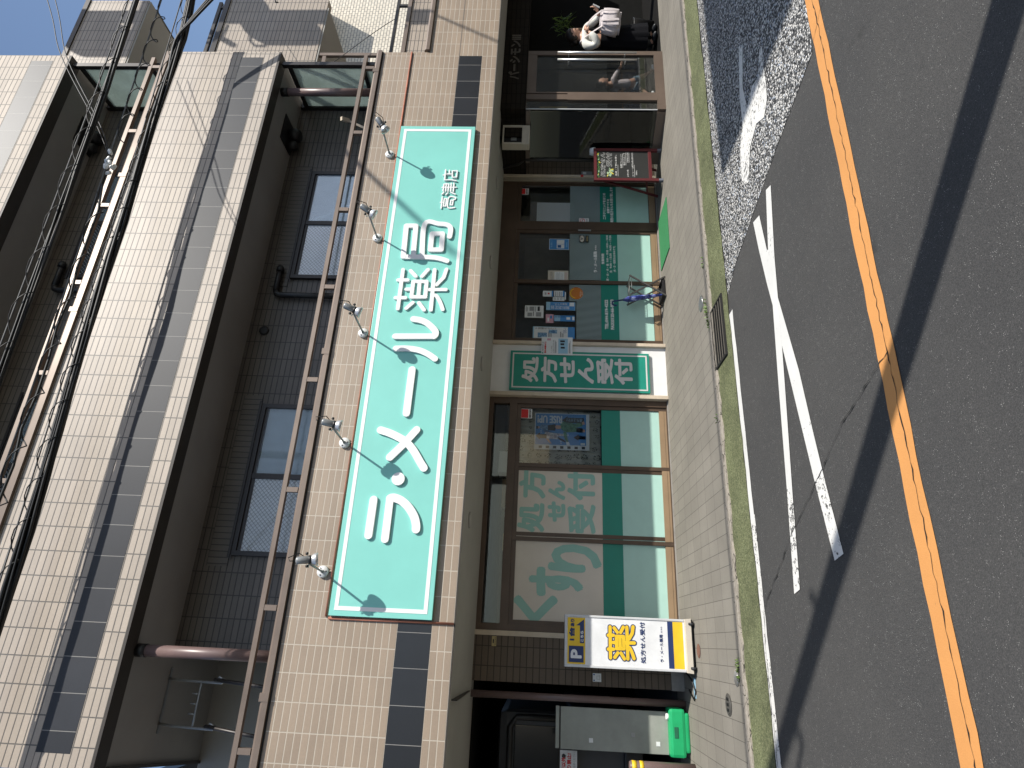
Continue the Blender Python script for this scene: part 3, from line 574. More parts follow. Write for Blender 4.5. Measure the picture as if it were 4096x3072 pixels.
bx('wing_parapet_tiles', MAT['tilew'], XR + .05, 3.2, 1.2, 1.36, 2.40, 4.03); bx('wing_coping', MAT['alu'], XR + .05, 3.2, 1.17, 1.40, 4.0305, 4.095); bx('wing_rail', MAT['alu_dark'], .45, 3.2, 1.2, 1.245, 4.25, 4.30)
for xx in (.52, 1.74, 2.9): bx('wing_rail_post', MAT['alu_dark'], xx, xx + .045, 1.203, 1.242, 4.0955, 4.2495)
bx('canopy_roof', MAT['concrete'], XR + .01, 3.2, .19, 1.2, 3.15, 3.27)
# upper panel screen on the wing
f = MB(); f.box(.30, .36, 1.22, 1.27, 4.0955, 5.488); f.box(.56, .62, 1.22, 1.27, 4.3, 5.488); f.box(-.4, .56, 1.225, 1.265, 5.36, 5.42); ws = part(f, 'wing_screen', MAT['alu'])
MB().box(-.5, .30, 1.24, 1.25, 4.1, 5.36).build('pane', MAT['frosted'], ws)
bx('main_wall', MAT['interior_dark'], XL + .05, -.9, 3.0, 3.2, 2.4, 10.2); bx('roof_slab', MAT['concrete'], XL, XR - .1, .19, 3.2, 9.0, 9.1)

# ------------------------------------------------------------------ ground floor: shop front
CAM_SCALE = STREET
YW = 1.30
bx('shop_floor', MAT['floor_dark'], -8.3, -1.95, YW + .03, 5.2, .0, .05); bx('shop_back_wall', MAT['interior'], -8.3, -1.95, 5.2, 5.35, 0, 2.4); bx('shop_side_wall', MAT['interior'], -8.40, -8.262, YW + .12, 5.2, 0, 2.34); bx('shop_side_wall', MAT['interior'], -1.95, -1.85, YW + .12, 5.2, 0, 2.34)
bx('shop_ceiling', MAT['interior'], -8.26, -1.95, YW + .12, 5.2, 2.27, 2.34)
bx('threshold', MAT['concrete'], -8.26, -1.93, YW - .05, YW + .03, .001, .022)
def leaf(parent, x0, x1, z0, z1, y, rail=.075, stile=.045, sash=True):
    """one sliding leaf: dark stiles, light brown bottom rail"""
    f = MB(); f.box(x0, x0 + stile, y - .02, y + .02, z0, z1); f.box(x1 - stile, x1, y - .02, y + .02, z0, z1); f.box(x0 + stile, x1 - stile, y - .02, y + .02, z1 - .05, z1)
    o = f.build('sash', MAT['frame'], parent); b = MB(); b.box(x0 + stile, x1 - stile, y - .022, y + .02, z0, z0 + .088); b.box(x0 + stile, x1 - stile, y - .026, y - .0225, z0 + .03, z0 + .036); b.build('bottom_rail', MAT['sash_rail'], parent); return o
# display window (three leaves under a transom)
WA = MB(); WA.box(-8.235, -5.465, YW - .03, YW + .05, 2.205, 2.262); WA.box(-8.235, -5.465, YW - .035, YW + .05, 1.905, 2.0); WA.box(-8.235, -8.165, YW - .03, YW + .05, .022, 2.2045); WA.box(-5.545, -5.465, YW - .03, YW + .05, .022, 2.2045); WA.box(-8.164, -5.546, YW - .02, YW + .05, .022, .034)
DW = WA.build('display_window', MAT['frame'], B_)
for x0, x1, y in ((-6.41, -5.546, YW + .012), (-7.25, -6.32, YW - .001), (-8.164, -7.15, YW + .012)): leaf(DW, x0, x1, .035, 1.904, y)
gl = MB(); gl.box(-8.16, -5.55, YW + .018, YW + .022, 2.001, 2.204); gl.box(-6.364, -5.592, YW + .017, YW + .021, .845, 1.853); gl.build('pane', MAT['glass'], DW)
fl = MB()
fl.box(-7.204, -6.366, YW - .004, YW + .0, .843, 1.853); fl.box(-8.118, -7.197, YW + .008, YW + .012, .843, 1.853); fl.build('beige_film', MAT['film_beige'], DW)
fl = MB(); fl2 = MB()
for x0, x1, y in ((-6.364, -5.592, YW + .008), (-7.204, -6.366, YW - .004), (-8.118, -7.197, YW + .008)): fl.box(x0, x1, y, y + .004, .6085, .842); fl2.box(x0, x1, y, y + .004, .124, .608)
fl.build('teal_film', MAT['film_teal'], DW); fl2.build('mint_film', MAT['film_mint'], DW)
t = MB(); yl = YW + .0062
for ch, x0, x1, z0, z1 in (('く', -8.136, -7.842, 1.351, 1.861), ('す', -7.856, -7.536, 1.065, 1.69), ('り', -7.587, -7.268, .856, 1.475)): text(t, ch, x0, x1, z0, z1, yl, bold=.026)
yl = YW - .0058
for ch, x0, x1, z0, z1 in (('処', -7.154, -6.80, 1.524, 1.849), ('方', -6.753, -6.398, 1.52, 1.846), ('せ', -7.021, -6.777, 1.281, 1.493), ('ん', -6.76, -6.523, 1.284, 1.492), ('受', -7.149, -6.796, .924, 1.258), ('付', -6.757, -6.384, .927, 1.262)): text(t, ch, x0, x1, z0, z1, yl, bold=.015)
t.build('lettering', MAT['letter_teal'], DW)
# entrance sliding doors
WB = MB(); WB.box(-4.685, -1.945, YW - .03, YW + .05, 2.03, 2.262); WB.box(-4.685, -4.612, YW - .03, YW + .05, .022, 2.0295); WB.box(-2.03, -1.945, YW - .03, YW + .05, .022, 2.0295); WB.box(-2.86, -2.715, YW - .03, YW + .05, .022, 2.0295); WB.box(-4.61, -2.031, YW - .02, YW + .05, .022, .03)
SD = WB.build('shop_door', MAT['frame'], B_)
leaf(SD, -2.714, -2.032, .031, 2.028, YW + .012, stile=.012); leaf(SD, -3.745, -2.861, .031, 2.028, YW - .001, stile=.05); leaf(SD, -4.611, -3.69, .031, 2.028, YW + .012, stile=.012)
gl = MB(); gl.box(-2.70, -2.045, YW + .017, YW + .021, .124, 1.977); gl.box(-3.694, -2.912, YW + .003, YW + .007, .124, 1.977); gl.box(-4.598, -3.703, YW + .017, YW + .021, .124, 1.977); gl.build('pane', MAT['glass'], SD)
f1 = MB(); f2 = MB(); f3 = MB()
for x0, x1, y in ((-2.70, -2.045, YW + .008), (-3.694, -2.912, YW - .006), (-4.598, -3.703, YW + .008)):
    f3.box(x0, x1, y + .002, y + .005, .827, 1.262 if x1 > -3.7 else 1.163); f1.box(x0, x1, y, y + .004, .588, .8265); f2.box(x0, x1, y, y + .004, .125, .5875)
f3.box(-4.015, -3.703, YW + .010, YW + .013, 1.1635, 1.262); f1.build('teal_film', MAT['film_teal'], SD); f2.build('mint_film', MAT['film_mint'], SD); f3.build('striped_film', MAT['striped'], SD)
t = MB(); y = YW + .006
text(t, '二子クリニックをはじめ', -2.64, -2.164, .741, .784, y, .0022); text(t, '全国すべての', -2.534, -2.272, .688, .728, y, .0022); text(t, '病院の処方せんもお受け致します', -2.698, -2.05, .634, .681, y, .002)
y = YW - .008
text(t, '営業時間', -3.416, -3.241, .776, .816, y, .002); text(t, '月・火・水・金  9:00 ~ 13:00  14:30 ~ 18:30', -3.69, -2.929, .716, .752, y, .0016); text(t, '土  9:00 ~ 13:00  14:00 ~ 17:00', -3.56, -2.929, .672, .708, y, .0016); text(t, '(木・日・祝祭日はお休みです)', -3.541, -3.111, .613, .653, y, .0012)
text(t, 'ラ・メール薬局', -3.556, -3.205, .875, .928, y, .003); text(t, '高津店', -3.185, -3.10, .884, .906, y, .001)
y = YW + .006
text(t, 'TEL:044-819-4222', -4.435, -3.98, .733, .779, y, .0032); text(t, 'FAX:0120-66-9383', -4.438, -3.975, .655, .702, y, .0032)
t.build('lettering', MAT['chalk'], SD)
b = MB(); b.box(-2.88, -2.854, YW - .036, YW - .0305, .963, 1.144); b.build('handle', MAT['lamp_grey'], SD)
# trims, white pier, brown tiled pier on the left
bx('beige_trim', MAT['beige'], -5.464, -5.415, YW - .11, YW + .12, .012, 2.265, b=.004); bx('beige_trim', MAT['beige'], -4.735, -4.690, YW - .11, YW + .12, .012, 2.265, b=.004)
bx('white_pier', MAT['white_panel'], -5.4145, -4.7355, YW - .06, YW + .1, .012, 2.266)
bx('beige_trim', MAT['beige'], -8.29, -8.238, YW - .08, YW + .12, .012, 2.264); bx('beige_trim', MAT['beige'], -1.943, -1.905, YW - .08, YW + .12, .012, 2.264); bx('beige_trim', plain('dull_trim', (.30, .26, .2), .6), -1.9995, -1.9435, YW - .06, YW - .031, .02, 2.264)
bx('tiled_pier', MAT['tilee'], -8.745, -8.2905, YW - .07, YW + .62, .145, 2.262); bx('pier_base', MAT['concrete'], -8.75, -8.292, YW - .078, YW + .62, .012, .1445)
bx('tiled_pier', MAT['tilee'], -1.9045, -1.56, YW - .02, YW + .3, .012, 2.262)
# brown tile beam over the lobby with raised letters
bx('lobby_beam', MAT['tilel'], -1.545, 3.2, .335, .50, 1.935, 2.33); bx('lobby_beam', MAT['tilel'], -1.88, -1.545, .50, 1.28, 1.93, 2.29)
t = MB(); text(t, 'パーシモンIII', -1.0, -.10, 2.045, 2.205, .325, .007); t.build('raised_lettering', plain('bronze_letter', (.10, .085, .07), .4, .4), B_)

# ------------------------------------------------------------------ lobby: projecting glazed vestibule, dark inside
LX0, LX1, LY = -1.545, 3.2, .34
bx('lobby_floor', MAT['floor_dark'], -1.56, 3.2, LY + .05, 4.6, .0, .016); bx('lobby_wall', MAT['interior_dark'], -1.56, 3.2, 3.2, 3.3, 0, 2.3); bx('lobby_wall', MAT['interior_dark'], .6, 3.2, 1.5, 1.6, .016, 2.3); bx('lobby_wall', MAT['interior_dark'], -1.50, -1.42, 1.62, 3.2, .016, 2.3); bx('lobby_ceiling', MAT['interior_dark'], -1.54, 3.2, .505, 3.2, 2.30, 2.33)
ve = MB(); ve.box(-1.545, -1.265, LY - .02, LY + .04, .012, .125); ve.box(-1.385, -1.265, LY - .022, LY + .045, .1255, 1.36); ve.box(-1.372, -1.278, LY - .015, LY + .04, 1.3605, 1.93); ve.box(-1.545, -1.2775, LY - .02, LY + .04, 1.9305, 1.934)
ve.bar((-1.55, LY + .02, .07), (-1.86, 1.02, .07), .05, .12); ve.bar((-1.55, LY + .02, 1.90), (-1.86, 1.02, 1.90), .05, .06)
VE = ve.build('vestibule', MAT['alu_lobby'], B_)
g = MB(); g.box(-1.535, -1.386, LY + .004, LY + .010, .126, 1.93); g.build('pane', MAT['glass_wire'], VE)
g = MB(); g.bar((-1.548, LY + .03, 1.0), (-1.85, 1.0, 1.0), .008, 1.74); g.build('side_pane', MAT['glass_vest'], VE); b = MB(); b.bar((-1.54, LY + .0, .126), (-1.54, LY + .0, 1.93), .012); b.build('edge_trim', MAT['alugrey'], VE)
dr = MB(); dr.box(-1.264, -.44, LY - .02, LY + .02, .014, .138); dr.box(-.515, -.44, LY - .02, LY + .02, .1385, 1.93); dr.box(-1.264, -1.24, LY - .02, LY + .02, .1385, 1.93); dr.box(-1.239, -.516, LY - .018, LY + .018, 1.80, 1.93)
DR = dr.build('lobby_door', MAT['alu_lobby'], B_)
g = MB(); g.box(-1.239, -.516, LY - .002, LY + .004, .139, 1.799); g.build('pane', MAT['glass_wire'], DR)
for xx in (-.548, -.692):
    b = MB(); b.tube([(xx, LY - .085, .39), (xx, LY - .085, 1.51)], .015, 10)
    for zz in (.55, 1.35): b.tube([(xx, LY - .085, zz), (xx, LY - .005, zz)], .008, 8)
    b.build('handle', MAT['shade'], DR)
bx('closer_pole', plain('dull_yellow_pole', (.36, .24, .03), .5), -1.20, -1.17, LY + .3, LY + .33, 1.35, 1.75)
# things fixed in and around the lobby
ib = empty('intercom_box', (-1.86, .54, 1.9), 'cream wall box with a dark recessed keypad above the dark lobby glass', 'intercom')
b = MB(); b.box(-2.03, -1.69, .485, .60, 1.868, 1.905, b=.006); b.box(-2.03, -1.69, .485, .60, 1.9055, 1.975, b=.004); b.box(-2.03, -2.0, .485, .60, 1.9755, 2.245); b.box(-1.72, -1.69, .485, .60, 1.9755, 2.245); b.box(-1.9995, -1.7205, .485, .60, 2.225, 2.245); b.build('casing', MAT['cream'], ib)
b = MB(); b.box(-1.9995, -1.7205, .53, .60, 1.9755, 2.2245); b.build('recess', MAT['black'], ib); b = MB(); b.box(-1.93, -1.83, .522, .5295, 2.05, 2.13); b.build('keypad', MAT['lamp_grey'], ib)
bp = MB(); bp.tube([(-1.86, .97, .2), (-1.86, .97, 1.95), (-1.885, 1.03, 2.03), (-1.89, 1.1, 2.28)], .022, 8); bp.build('drainpipe', MAT['alu_dark'], B_)
lk = empty('key_box', (-1.86, 1.26, 1.0), 'small grey key reader on the brown tiled pier beside the shop door', 'key box'); b = MB(); b.box(-1.885, -1.815, 1.245, 1.279, .94, 1.10, b=.004); b.build('casing', MAT['lamp_grey'], lk); b = MB(); b.box(-1.87, -1.83, 1.241, 1.2448, 1.03, 1.08); b.build('window', MAT['paper'], lk)
tag(MB().box(-1.945, -1.903, 1.214, 1.2195, 1.075, 1.115).build('alarm_sticker', MAT['red']), 'tiny red square sticker on the beige trim right of the shop door', 'sticker')
pl = empty('potted_plant', (.55, .75, .02), 'spiky green palm-like plant standing behind the woman in the doorway', 'potted plant')
b = MB(); b.lathe((.62, .80, .016), [(.13, 0), (.17, .30), (.18, .32), (.15, .32), (.14, .3)]); b.build('pot', MAT['black'], pl); b = MB(); b.tube([(.62, .80, .3), (.60, .78, .8), (.58, .76, 1.33)], [.03, .025, .02], 8); b.build('trunk', MAT['cardboard'], pl)
b = MB(); rr = random.Random(4)
for i in range(70):
    a = rr.uniform(0, 6.28); el = rr.uniform(-.5, 1.2); L_ = rr.uniform(.15, .30); o = Vector((.56 + rr.uniform(-.1, .1), .70 + rr.uniform(-.12, .06), 1.40 + rr.uniform(-.08, .12))); d = Vector((math.cos(a) * math.cos(el), math.sin(a) * math.cos(el) * .7, math.sin(el))); p1 = o + d * L_ * .5; p2 = o + d * L_ + Vector((0, 0, -.09 * L_ / .3)); w = d.cross(Vector((0, 0, 1))).normalized() * .007
    b.add([o - w * .4, o + w * .4, p1 + w, p1 - w, p2], [(0, 1, 2, 3), (3, 2, 4)])
b.build('leaves', plain('palm_leaf', (.12, .20, .035), .5, var=.35, scale=20), pl, recalc=False)

# ------------------------------------------------------------------ big shop sign with raised letters
CAM_SCALE = UPPER
S_ = empty('shop_sign', (-5.23, -.025, 2.55), 'long turquoise shop sign with raised white Japanese letters and a white border line', 'shop sign')
MB().box(-8.200, -2.265, -.05, -.004, 2.549, 3.512, b=.003).build('panel', MAT['teal'], S_)
b = MB(); x0, x1, z0, z1, w = -8.150, -2.315, 2.596, 3.466, .036
b.box(x0, x1, -.0525, -.049, z1 - w, z1); b.box(x0, x1, -.0525, -.049, z0, z0 + w); b.box(x0, x0 + w, -.0525, -.049, z0 + w, z1 - w); b.box(x1 - w, x1, -.0525, -.049, z0 + w, z1 - w); b.build('border_line', MAT['white'], S_)
LT = {'ra': ST[0:3], 'me': ST[3:5], 'bar': ST[5:6], 'ru': ST[6:9], 'medicine': ST[9:23], 'bureau': ST[23:29], 'branch': ST[29:]}
for k, strokes in LT.items():
    b = MB(); D = .024 if k != 'branch' else .022
    for i, (pts, r) in enumerate(strokes): b.stroke(pts, r * 1.06, -.05 - D + i * .0005, -.0515 + .0002, bev=.002)
    b.build('raised_letter', MAT['white'], S_)
b = MB(); b.lathe((-6.903, -.0515, 3.006), [(.066, 0), (.066, .021), (.064, .0235)], (0, -1, 0), n=36); b.build('raised_letter', MAT['white'], S_)

# spotlights above the sign
def spotlight(first, x, z, axis, label):
    e = empty('spotlight', (x, 0, z), label, 'spotlight', 'spotlights above the shop sign'); a = Vector(axis).normalized()
    MB().lathe((x, 0, z), [(.056, 0), (.056, .022), (.050, .032), (.0, .034)], (0, -1, 0), n=28).build('wall_plate', MAT['lamp_white'], e)
    b = MB()
    for q in (.6, 2.7, 4.8): b.lathe((x + .036 * math.cos(q), -.031, z + .036 * math.sin(q)), [(.007, 0), (.007, .006)], (0, -1, 0), n=8)
    b.build('screws', MAT['black'], e)
    P = Vector((x + .03, -.40, z + .008)); b = MB(); b.tube([(x, -.03, z), (x + .004, -.06, z + .003)], .016, 10); b.tube([(x, -.055, z), P], .0105, 10); b.build('arm', MAT['lamp_grey'], e)
    side = a.cross(Vector((0, 1, 0))).normalized(); C = Vector((x + .055, -.455, z + .012)); y = MB()
    for s in (-1, 1): y.tube([P, P + (C - P) * .3 + side * .043 * s, C + side * .043 * s], .005, 6)
    y.build('yoke', MAT['lamp_white'], e)
    MB().lathe(C, [(.010, -.098), (.020, -.095), (.032, -.086), (.034, -.082), (.034, .030), (.028, .036)], a, n=20).build('lamp_body', MAT['lamp_grey'], e)
    MB().lathe(C, [(.038, .014), (.039, .032), (.035, .034)], a, n=20).build('ring', MAT['black'], e)
    MB().lathe(C, [(.033, .034), (.041, .042), (.055, .068), (.061, .094), (.0595, .094), (.053, .069), (.039, .045), (.028, .04)], a, n=26).build('lamp_shade', MAT['shade'], e)
    b = MB()
    for s in (-1, 1): b.lathe(C + side * .045 * s, [(.013, 0), (.013, .018), (.008, .022)], side * s, n=10)
    b.build('knobs', MAT['black'], e)
    b = MB(); t0 = C - a * .114; b.tube([t0, t0 - a * .03, t0 - a * .045 + side * .03, C - a * .07 + side * .065 + Vector((0, .01, 0)), P + side * .03, P], .0045, 6); b.build('flex', MAT['cable'], e)
    b = MB(); b.tube([(x, -.012, z - .05), (x + .012, -.012, z - .075), (x, -.012, z - .09)], .005, 6); b.build('wire_stub', MAT['beige'], e)
LB = ['rightmost spotlight above the small branch letters of the turquoise sign', 'spotlight above the last large kanji, second from the right end of the sign', 'middle one of the five silver spotlights above the turquoise sign', 'spotlight above the round dot letter, second from the left end of the sign', 'leftmost spotlight, above the first raised letter of the turquoise sign']
for (x, z, f, ax), lb in zip(((-2.705, 3.617, .135, (-.95, .50, -.80)), (-3.984, 3.609, .12, (-.50, .45, -1)), (-5.257, 3.602, .10, (-.30, .40, -1)), (-6.532, 3.62, .08, (-.12, .36, -1)), (-7.813, 3.637, .07, (.16, .32, -1))), LB): spotlight(f, x, z, ax, lb)

CAM_SCALE = STREET
# ------------------------------------------------------------------ vertical green sign on the white pier, papers on the glass
V = empty('prescription_sign', (-5.1, 1.22, .23), 'vertical deep green signboard with six pale Japanese characters on the white pier', 'signboard')
MB().box(-5.385, -4.835, 1.20, 1.238, .233, 2.02, b=.003).build('panel', MAT['green'], V)
b = MB(); x0, x1, z0, z1, w = -5.358, -4.866, .262, 1.99, .018; yy = 1.1965
b.box(x0, x1, yy, 1.2005, z1 - w, z1); b.box(x0, x1, yy, 1.2005, z0, z0 + w); b.box(x0, x0 + w, yy, 1.2005, z0 + w, z1 - w); b.box(x1 - w, x1, yy, 1.2005, z0 + w, z1 - w); b.build('border_line', MAT['letter_grey'], V)
t = MB()
for ch, a, z0, z1 in (('処', .36, 1.649, 1.865), ('方', .36, 1.411, 1.622), ('せ', .35, 1.186, 1.38), ('ん', .35, .942, 1.149), ('受', .35, .692, .912), ('付', .36, .449, .679)): text(t, ch, -5.282, -4.916, z0, z1, 1.1975, .0105)
t.build('lettering', MAT['letter_grey'], V)
def paper(name, label, x0, x1, z0, z1, y, m, cat, items=(), th=.0015, group=None):
    """a flat printed sheet: items are (colour, x0, x1, z0, z1 as fractions) blocks, or (colour, words, x0, x1, z0, z1[, rot])"""
    e = empty(name, ((x0 + x1) / 2, y, z0), label, cat, group); MB().box(x0, x1, y, y + th, z0, z1).build('sheet', MAT[m], e); W = x1 - x0; H = z1 - z0; L = {}
    for j, it in enumerate(items):
        b = L.setdefault(it[0], MB()); yy = y - .0006 - .0004 * (j % 5)
        if isinstance(it[1], str):
            r = it[6] if len(it) > 6 else 0; text(b, it[1], x0 + it[2] * W, x0 + it[3] * W, z0 + it[4] * H, z0 + it[5] * H, yy - .0008, it[7] if len(it) > 7 else .0, r)
        elif isinstance(it[1], list): b.prism([(x0 + px * W, z0 + pz * H) for px, pz in it[1]], yy, yy + .0003)
        else: b.box(x0 + it[1] * W, x0 + it[2] * W, yy, yy + .0003, z0 + it[3] * H, z0 + it[4] * H)
    for c, b in L.items(): b.build('print', MAT[c], e)
    return e
def lines(c, x0, x1, zs, h=.012): return [(c, x0, x1 - (i % 3) * .06, z - h / 2, z + h / 2) for i, z in enumerate(zs)]
yo = 1.2785
paper('notice', 'white notice with a red headline taped over the corner of the green signboard', -4.892, -4.634, 1.217, 1.622, 1.185, 'paper', 'notice',
      [('green', .06, .13, .93, .985), ('ink', 'LINEを使えば', .16, .72, .925, .985), ('red', '待ち時間ゼロ', .08, .72, .84, .905, 0, .0012), ('ink', 'ラ・メール薬局の', .1, .5, .66, .69), ('ink', 'LINEを使って処方せん送信', .1, .82, .60, .635), ('pale_blue', .08, .92, .15, .46), ('ink', .55, .66, .27, .39), ('ink', .72, .82, .25, .40), ('ink', .36, .46, .25, .38), ('pink', .80, .92, .70, .82)] + lines('ink', .1, .8, (.56, .53, .11, .08)))
paper('notice', 'narrow tall pale blue leaflet with a blue foot, beside the white pier', -4.597, -4.413, 1.182, 1.744, yo + .035, 'pale_blue', 'leaflet', [('paper', .04, .96, .17, .97), ('blue', 0, 1, 0, .16), ('ink', 'いつもの薬局で', .78, .93, .45, .95, 1), ('jersey_blue', .1, .5, .66, .88), ('jersey_blue', .45, .75, .42, .62), ('blue_dark', 'OS-1', .5, .92, .20, .27)] + lines('ink', .1, .6, (.62, .59, .56, .34, .31, .28)))
paper('notice', 'small pink card on the dark glass above a bright blue leaflet', -4.355, -4.221, 1.47, 1.575, yo + .035, 'pink', 'card', [('paper', .15, .6, .55, .8), ('blue', .5, .85, .2, .45)])
paper('notice', 'bright blue leaflet with a white figure, below the small pink card', -4.326, -4.235, 1.183, 1.464, yo + .035, 'blue', 'leaflet', [('pale_blue', .05, .95, .70, .98), ('blue_dark', '相談薬局', .62, .9, .45, .95, 1), ('paper', .3, .7, .22, .4), ('paper', .2, .8, .02, .12)])
paper('notice', 'sky blue leaflet with white characters, in the middle of the left door leaf', -4.156, -4.028, 1.177, 1.573, yo + .035, 'pale_blue', 'leaflet', [('blue', .02, .98, .02, .86), ('paper', '無料測定器', .1, .55, .2, .84, 1), ('paper', '設置店です。', .62, .88, .28, .74, 1), ('paper', .5, .95, .04, .2)])
paper('notice', 'white leaflet with grey drawings, highest sheet on the left door leaf', -4.28, -4.091, 1.608, 1.863, yo + .035, 'paper', 'leaflet', [('lamp_grey', .1, .45, .12, .4), ('lamp_grey', .55, .9, .5, .75), ('ink', .55, .92, .2, .32), ('lamp_grey', .1, .4, .6, .85), ('ink', .12, .5, .52, .55)] + lines('ink', .5, .95, (.92, .89, .86, .45, .42)))
paper('sticker', 'upper one of two small white cards with a blue stripe, near the door stile', -3.945, -3.854, 1.481, 1.624, yo + .035, 'paper', 'sticker', [('blue', 0, 1, 0, .16), ('red', .4, .65, .35, .52), ('ink', .3, .7, .68, .72), ('ink', .3, .7, .76, .80)])
paper('sticker', 'lower white card with rows of payment icons and a blue stripe', -3.941, -3.85, 1.327, 1.469, yo + .035, 'paper', 'sticker', [('blue', 0, 1, 0, .16)] + [(c, .1 + .2 * i, .22 + .2 * i, zz, zz + .08) for i in range(4) for zz, c in ((.8, 'ink'), (.62, 'lamp_grey'), (.45, 'ink'), (.28, 'blue_dark'))])
paper('sticker', 'narrow white strip label under the payment card stickers', -3.988, -3.868, 1.306, 1.322, yo + .035, 'paper', 'sticker')
paper('sticker', 'curling white receipt strip beside the payment icon card', -4.008, -3.95, 1.326, 1.486, yo + .035, 'paper', 'sticker', lines('ink', .15, .9, (.9, .82, .74, .6, .5, .35, .25, .12), .025))
e = empty('sticker', (-3.886, yo, 1.068), 'round orange sticker with yellow lettering round its rim on the door glass', 'sticker'); MB().lathe((-3.886, yo + .033, 1.166), [(.095, 0), (.095, -.002)], (0, 1, 0), n=36).build('disc', MAT['orange'], e)
b = MB()
for k in range(11):
    q = R(35 + k * 13); cx, cz = -3.886 + .078 * math.cos(q), 1.166 + .078 * math.sin(q); b.box(cx - .007, cx + .007, yo + .0295, yo + .0302, cz - .007, cz + .007)
b.build('rim_lettering', MAT['yellow'], e); b = MB(); text(b, '処方せん', -3.935, -3.84, 1.10, 1.118, yo + .0298); text(b, '受付', -3.91, -3.865, 1.077, 1.094, yo + .0298); b.build('lettering', MAT['paper'], e)
paper('notice', 'beige notice with faint grey text, low on the right of the middle door leaf', -3.712, -3.537, 1.277, 1.561, yo + .012, 'cream', 'notice', [('paper', .12, .88, .2, .68), ('ink', '本日の営業時間', .15, .85, .82, .87), ('pink', 'LINE', .2, .8, .08, .15)] + lines('lamp_grey', .18, .85, (.78, .75, .6, .56, .52, .48, .44, .36, .3)))
paper('notice', 'blue poster with two white panels in a white frame on the middle door leaf', -3.189, -3.003, 1.271, 1.554, yo + .012, 'paper', 'poster', [('blue', .03, .97, .02, .98), ('pale_blue', 'お願い', .2, .8, .84, .92), ('paper', .12, .49, .24, .62), ('paper', .52, .89, .24, .62), ('blue_dark', .18, .42, .40, .58), ('blue_dark', .58, .82, .40, .58), ('pale_blue', .25, .7, .1, .13)])
paper('sticker', 'pale oval association emblem with a small black plate on the striped film', -3.067, -2.948, 1.055, 1.125, yo - .004, 'chalkboard', 'sticker', [('cream', [(.5 + .46 * math.cos(k * .5236), .5 + .46 * math.sin(k * .5236)) for k in range(12)]), ('ink', [(.5, .2), (.3, .8), (.42, .8), (.5, .45), (.58, .8), (.7, .8)])])
paper('sticker', 'small black plate with gold letters under the oval emblem', -3.067, -2.948, .995, 1.04, yo - .004, 'ink', 'sticker', [('gold', .15, .85, .4, .6)])
paper('sticker', 'round red no-smoking sticker at the edge of the striped film', -2.727, -2.645, .991, 1.131, yo + .002, 'paper', 'sticker', [('red', [(.5 + .44 * math.cos(k * .3927), .66 + .27 * math.sin(k * .3927)) for k in range(16)]), ('paper', [(.5 + .35 * math.cos(k * .3927), .66 + .21 * math.sin(k * .3927)) for k in range(16)]), ('ink', .2, .8, .64, .68), ('red', [(.22, .80), (.27, .84), (.78, .52), (.73, .48)]), ('ink', '禁煙', .2, .8, .12, .28)])
paper('sticker', 'red and white security sticker in the top corner of the right door leaf', -2.21, -2.10, 1.88, 2.02, yo + .024, 'white', 'sticker', [('red', .04, .96, .34, .97), ('ink', 'SECOM', .06, .94, .09, .27, 0, .002)])
paper('sticker', 'red and white security sticker in the top corner of the display window', -5.733, -5.606, 1.716, 1.857, yo + .024, 'white', 'sticker', [('red', .04, .96, .34, .97), ('ink', 'SECOM', .06, .94, .09, .27, 0, .002)])
tag(MB().box(-2.686, -2.309, YW + .06, YW + .063, 1.19, 1.749).build('paper_sheet', MAT['paper']), 'large blank white paper sheet behind the glass of the right door leaf', 'paper')
P = lambda *a: [(x, z) for x, z in a]
